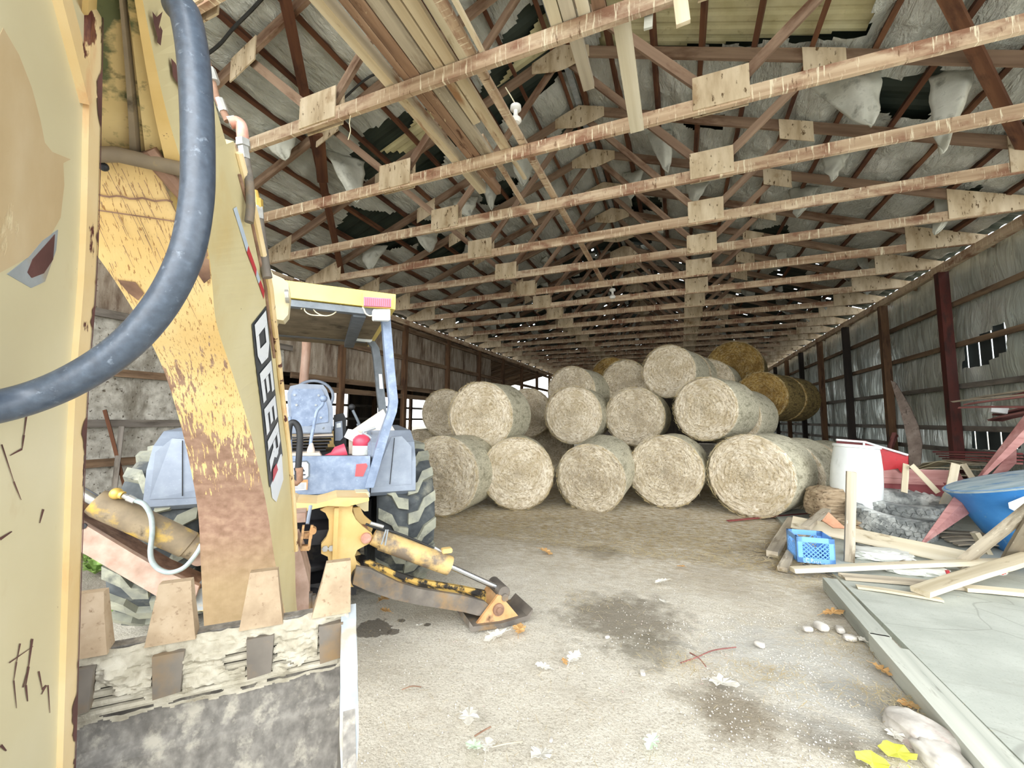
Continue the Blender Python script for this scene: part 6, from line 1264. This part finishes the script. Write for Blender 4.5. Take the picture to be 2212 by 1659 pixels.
for k in range(9): box(bm, (0.0, Dc*k/9+0.005, 0), (Wc, Dc*k/9+0.018, 0.012)); box(bm, (Wc*k/9+0.005, 0, 0), (Wc*k/9+0.018, Dc, 0.012))
mk('grid_floor', bm, 'crate', e)
bm = B(); tube(bm, cat([(Wc*x, -0.002, z) for x, z in ((0.30, 0.045), (0.25, 0.048), (0.225, 0.03), (0.25, 0.012), (0.31, 0.012))], 4), 0.0028, 5); tube(bm, cat([(Wc*x, -0.002, z) for x, z in ((0.36, 0.010), (0.365, 0.046), (0.40, 0.042), (0.40, 0.028), (0.37, 0.026))], 4), 0.0025, 5)
for k in range(4): tube(bm, cat([(Wc*(0.44+0.05*k+x), -0.002, z) for x, z in ((0.0, 0.024), (0.012, 0.026), (0.010, 0.012), (0.028, 0.012))], 4), 0.0022, 5)
mk('moulded_lettering', bm, 'decal_white', e)
# feed bags and odds
for (x, y, D_, a, b, c2, rot, lab) in ((1905, 1204, 4.75, 0.30, 0.17, 0.055, 0.1, 'crumpled white feed bag behind the long pale board'), (1958, 1236, 4.45, 0.15, 0.09, 0.035, 0.0, 'small white paper bag scrap under the long pale board'), (2010, 1238, 4.4, 0.17, 0.10, 0.04, 0.2, 'white bag with a red printed end under the long pale board'), (2130, 1232, 4.4, 0.16, 0.10, 0.03, 0.0, 'white bag scrap with red marks at the foot of the grey-brown beam')):
    p = atz(x, y, 0.06); o = lump('feed_bag', (p.x, p.y+0.05, 0.035+c2*0.8), a, b, c2, 'bag', rot, 0.22, 2.5, lab, 'bag', 'white bags')
    if 'red' in lab:
        bm = B(); slab(bm, [Vector((a*0.60, -b*1.0, -c2*0.5)), Vector((a*0.85, -b*0.85, -c2*0.5)), Vector((a*0.8, -b*0.8, c2*1.0)), Vector((a*0.58, -b*0.95, c2*1.0))], (0, 0.02, 0)); mk('red_print', bm, 'decal_red', o)
bm = B(); tube(bm, cat([atz(x, y, z) for x, y, z in ((1845, 1172, 0.06), (1870, 1168, 0.10), (1885, 1175, 0.09), (1880, 1184, 0.06), (1850, 1186, 0.05))], 6), 0.018, 8); tag(mk('hose_scrap', bm, 'black', smooth=True), 'short black hose loop on the slab right of the upright stick', 'hose')
bd('board', atz(1855, 1192, 0.05), atz(2040, 1232, 0.05), 0.14, 0.03, 'leg', 'dark greenish board in the shade under the wide pale board')
for k in range(4): bd('board', atz(2010+18*k, 1150+9*k, 0.06), atz(2160+10*k, 1158+8*k, 0.08), 0.10, 0.02, 'grey', f'grey lath in the hollow left of the blue tub, {ORD[k+1]} from the back', group='laths beside the tub', warp=0.03)
bd('stick', atd(2105, 1150, 5.0), atd(2135, 1200, 4.95), 0.09, 0.05, 'pale', 'stubby pale post end lying against the blue tub', 'stick', group='sticks in the junk pile')

# ================================================================== leaves, stones, twigs, weeds
OAK = [(0, -0.55), (0.05, -0.40), (0.16, -0.42), (0.13, -0.25), (0.30, -0.22), (0.34, -0.08), (0.15, -0.02), (0.36, 0.10), (0.36, 0.24), (0.14, 0.20), (0.22, 0.40), (0.10, 0.48), (0.0, 0.58)]
POP = [(0, -0.5), (0.10, -0.36), (0.34, -0.34), (0.44, -0.18), (0.42, 0.05), (0.30, 0.26), (0.14, 0.40), (0.0, 0.52)]
def leaf(px, py, size, mat, lab, shape=OAK, z=0.012):
    p = atz(px, py, z); D = (p-CAM).dot(FWD); s = size*D/889*1.35; full = shape+[(-x, y) for x, y in shape[::-1][1:-1]]; rd = random.Random(px*7+py)
    bm = B(); top = []; c = bm.verts.new((0, 0, 0.10*s))
    for x, y in full: top.append(bm.verts.new((x*s*rd.uniform(.85, 1.15), y*s, s*(0.10+0.35*x*x*rd.uniform(.3, 1.6)+0.10*rd.random()))))
    for a, b in zip(top, top[1:]+top[:1]): bm.faces.new((c, a, b))
    o = solid(mk('leaf', bm, mat, M=Matrix.Translation(p) @ Matrix.Rotation(rd.uniform(0, 6.28), 4, 'Z') @ Matrix.Rotation(rd.uniform(-.3, .3), 4, 'X')), 0.0012)
    tag(o, lab, 'leaf', 'fallen leaves'); tubeb = B(); tube(tubeb, [Vector((0, -0.5*s, 0.10*s)), Vector((0.04*s, -0.75*s, 0.05*s))], 0.012*s, 5); mk('stem', tubeb, mat, o); return o
for q in [(1072, 1378, 36, 'leaf_pale', 'pale leaf on the dirt directly before the stabiliser pad'), (1122, 1364, 30, 'leaf_tan', 'orange-tan leaf touching the right front of the stabiliser pad'), (1240, 1425, 30, 'leaf_pale', 'pale lobed leaf right of the smaller star-like one in mid dirt'), (1219, 1430, 13, 'leaf_tan', 'tiny tan leaf beside the pale lobed leaf in mid dirt'),
          (1173, 1443, 24, 'leaf_pale', 'small star-like pale leaf left of the pale lobed one'), (1013, 1553, 42, 'leaf_pale', 'large pale oak leaf on the near dirt right of the bucket'), (1026, 1616, 30, 'leaf_green', 'pale green leaf at the bottom, left of the thin twig'), (1053, 1615, 30, 'leaf_pale', 'slim pale leaf at the bottom touching the thin twig'),
          (1168, 1636, 42, 'leaf_pale', 'pale oak leaf near the bottom edge, right of the thin twig'), (1409, 1606, 32, 'leaf_green', 'pale green star-like leaf alone near the bottom'), (1563, 1482, 46, 'leaf_pale', 'big pale leaf beside the straw wisps right of centre'), (1436, 1303, 22, 'leaf_pale', 'curled white leaf on the dirt beyond the dark stain'),
          (1430, 1258, 20, 'leaf_pale', 'white leaf lying farther back on the dirt in mid floor'), (1472, 1226, 16, 'leaf_tan', 'reddish brown leaf on the straw-strewn dirt'), (1905, 1450, 28, 'leaf_tan', 'yellow-brown leaf on the dark stain beside the curb timber'), (1800, 1328, 30, 'leaf_tan', 'tan leaf lying against the far curb timber'),
          (1870, 1388, 26, 'leaf_pale', 'pale torn leaf against the far curb timber'), (828, 1298, 24, 'leaf_tan', 'yellow-brown leaf under the stabiliser leg'), (833, 1322, 18, 'leaf_tan', 'small tan leaf at the edge of the oil puddle'), (1178, 1194, 22, 'leaf_tan', 'orange leaf on straw before the second front bale'),
          (905, 1353, 16, 'leaf_pale', 'small pale leaf right of the oil puddle'), (1966, 1528, 30, 'leaf_tan', 'reddish leaf against the near curb timber'), (1932, 1592, 34, 'leaf_pale', 'pale leaf left of the big pale stone'), (1975, 1558, 34, 'leaf_tan', 'curled tan leaf above the big pale stone')]: leaf(*q)
leaf(1938, 1634, 52, 'leaf_yellow', 'bright yellow leaf at the bottom right, left of the stone', POP); leaf(1886, 1654, 48, 'leaf_yellow', 'bright yellow leaf cut by the bottom edge', POP)
p = atz(1992, 1600, 0.0); lump('stone', (p.x, p.y, 0.035), 0.10, 0.14, 0.06, 'stone', 0.5, 0.16, 1.4, 'big pale stone beside the near curb timber', 'stone', 'stones'); p = atz(2035, 1655, 0.0); lump('stone', (p.x, p.y, 0.03), 0.085, 0.10, 0.05, 'stone', 0.2, 0.16, 1.6, 'pinkish stone in front of the big pale stone', 'stone', 'stones')
for x, y, r, lab in ((1774, 1358, 0.045, 'oval pale pebble left of the far curb timber'), (1815, 1364, 0.035, 'white pebble close to the far curb timber'), (1745, 1362, 0.03, 'small grey pebble left of the oval pale one'), (1836, 1382, 0.035, 'grey pebble between the white pebble and the torn leaf'), (1640, 1395, 0.03, 'grey pebble beside the big pale leaf'), (1190, 1600, 0.012, 'dark pebble on the near dirt'), (1388, 1456, 0.02, 'dark pebble by the straw wisps'), (1312, 1378, 0.016, 'tiny pebble in the dark stain')):
    p = atz(x, y, 0); lump('pebble', (p.x, p.y, r*0.4), r*1.2, r*0.8, r*0.6, 'stone', random.random()*3, 0.1, 1.5, lab, 'pebble', 'pebbles', sub=3)
def twig(pts, r, mat, lab):
    bm = B(); tube(bm, cat([atz(x, y, z) for x, y, z in pts], 4), r, 6); tag(mk('twig', bm, mat), lab, 'twig', 'twigs')
twig([(1062, 1614, .01), (1095, 1606, .02), (1128, 1602, .015)], 0.003, 'pale', 'thin pale twig between two leaves near the bottom'); twig([(1025, 1590, .01), (1045, 1578, .02), (1060, 1570, .02)], 0.004, 'rust', 'dark twig above the green leaf near the bottom')
twig([(1470, 1432, .01), (1505, 1420, .02), (1540, 1405, .03), (1590, 1398, .02)], 0.004, 'redwood', 'long reddish twig on the gravel right of the dark stain'); twig([(1490, 1410, .01), (1510, 1422, .02), (1525, 1440, .01)], 0.004, 'redwood', 'short reddish twig crossing the long one on the gravel'); twig([(1805, 1430, .01), (1850, 1465, .02), (1880, 1490, .015)], 0.002, 'pale', 'straight pale straw stem across the dark stain by the curb')
twig([(868, 1490, .01), (890, 1482, .02), (910, 1484, .01)], 0.003, 'rust', 'dark twig on the dirt right of the bucket')
bm = B(); rd = random.Random(3)
def blade(bm, x, y, L, w_, z=0.012):
    a = rd.uniform(0, 2*PI); d = Vector((math.cos(a), math.sin(a), rd.uniform(-0.05, 0.12)))*L; s = Vector((-math.sin(a), math.cos(a), 0))*w_; p = Vector((x, y, z+rd.uniform(0, 0.012)+0.022*fbm(x*0.8, y*0.8, 3)))
    bm.faces.new([bm.verts.new(v) for v in (p-s, p+s, p+d+s*.5, p+d-s*.5)])
for _ in range(9000): blade(bm, rd.uniform(-5.0, 2.4), 5.2+abs(rd.gauss(0, 1.5)), rd.uniform(0.04, 0.16), rd.uniform(0.002, 0.0045))
for _ in range(2600): blade(bm, rd.uniform(-3.5, 1.2), rd.uniform(1.2, 5.6), rd.uniform(0.02, 0.07), rd.uniform(0.0006, 0.0014))
for cx_, cy_, n, sp in ((1655, 1462, 260, 0.16), (1480, 1440, 120, 0.12), (1250, 1300, 120, 0.22), (1680, 1215, 500, 0.35), (1760, 1270, 300, 0.2), (1820, 1400, 260, 0.2), (1930, 1520, 260, 0.15)):
    p = atz(cx_, cy_, 0)
    for _ in range(n): blade(bm, p.x+rd.gauss(0, sp), p.y+rd.gauss(0, sp*0.6), rd.uniform(0.03, 0.09), rd.uniform(0.001, 0.002))
tag(mk('straw_litter', bm, 'straw'), 'loose straw strewn over the dirt before the hay bales', 'straw', kind='stuff')
bm = B()
for _ in range(5200):
    p = Vector((rd.uniform(-2.2, 1.15), rd.uniform(0.9, 4.6), 0)) if rd.random() < 0.45 else Vector((rd.gauss(0.65, 0.45), rd.gauss(3.1, 0.7), 0))
    r = rd.uniform(0.002, 0.006); z = 0.022*fbm(p.x*0.8, p.y*0.8, 3)-0.012
    if p.x > 1.12: continue
    vs = [bm.verts.new((p.x+r*math.cos(a)*rd.uniform(.7, 1.3), p.y+r*math.sin(a)*rd.uniform(.7, 1.3), z)) for a in (0, 1.57, 3.14, 4.71)]; t = bm.verts.new((p.x, p.y, z+r*rd.uniform(0.8, 1.4)))
    for a, b in zip(vs, vs[1:]+vs[:1]): bm.faces.new((a, b, t))
tag(mk('gravel_chips', bm, 'stone'), 'fine gravel chips scattered over the near dirt', 'gravel', kind='stuff')
def weed(px, py, n, L, lab):
    p = atz(px, py, 0); bm = B(); rd = random.Random(px)
    for k in range(n):
        a = 2*PI*k/n+rd.uniform(-.3, .3); l = L*rd.uniform(.6, 1.1); el = rd.uniform(.5, 1.2); d = Vector((math.cos(a)*math.cos(el), math.sin(a)*math.cos(el), math.sin(el))); s = Vector((-math.sin(a), math.cos(a), 0))*l*0.10; m1 = d*l*.5; m2 = Vector((d.x, d.y, d.z*.55))*l
        v = [bm.verts.new(q) for q in (Vector((0, 0, 0)), m1-s, m1+s, m2)]; bm.faces.new((v[0], v[1], v[3], v[2]))
    o = mk('weed', bm, 'weed', M=Matrix.Translation((p.x, p.y, 0))); tag(solid(o, 0.001), lab, 'weed', 'weeds')
weed(268, 1325, 26, 0.26, 'bright green weed growing beside the left rear tyre'); weed(205, 1240, 26, 0.30, 'darker weed under the raised stabiliser leg'); weed(185, 1215, 16, 0.22, 'small weed at the far left under the raised stabiliser leg')
bd('stick', atx(226, 886, -7.42), atx(294, 1150, -7.20), 0.05, 0.04, 'purlin', 'dark stick leaning left against the left wall behind the raised stabiliser', 'stick', group='sticks at the left wall'); bd('stick', atx(263, 922, -7.40), atx(236, 1150, -7.15), 0.06, 0.04, 'girt', 'grey stick leaning right against the left wall behind the raised stabiliser', 'stick', group='sticks at the left wall')
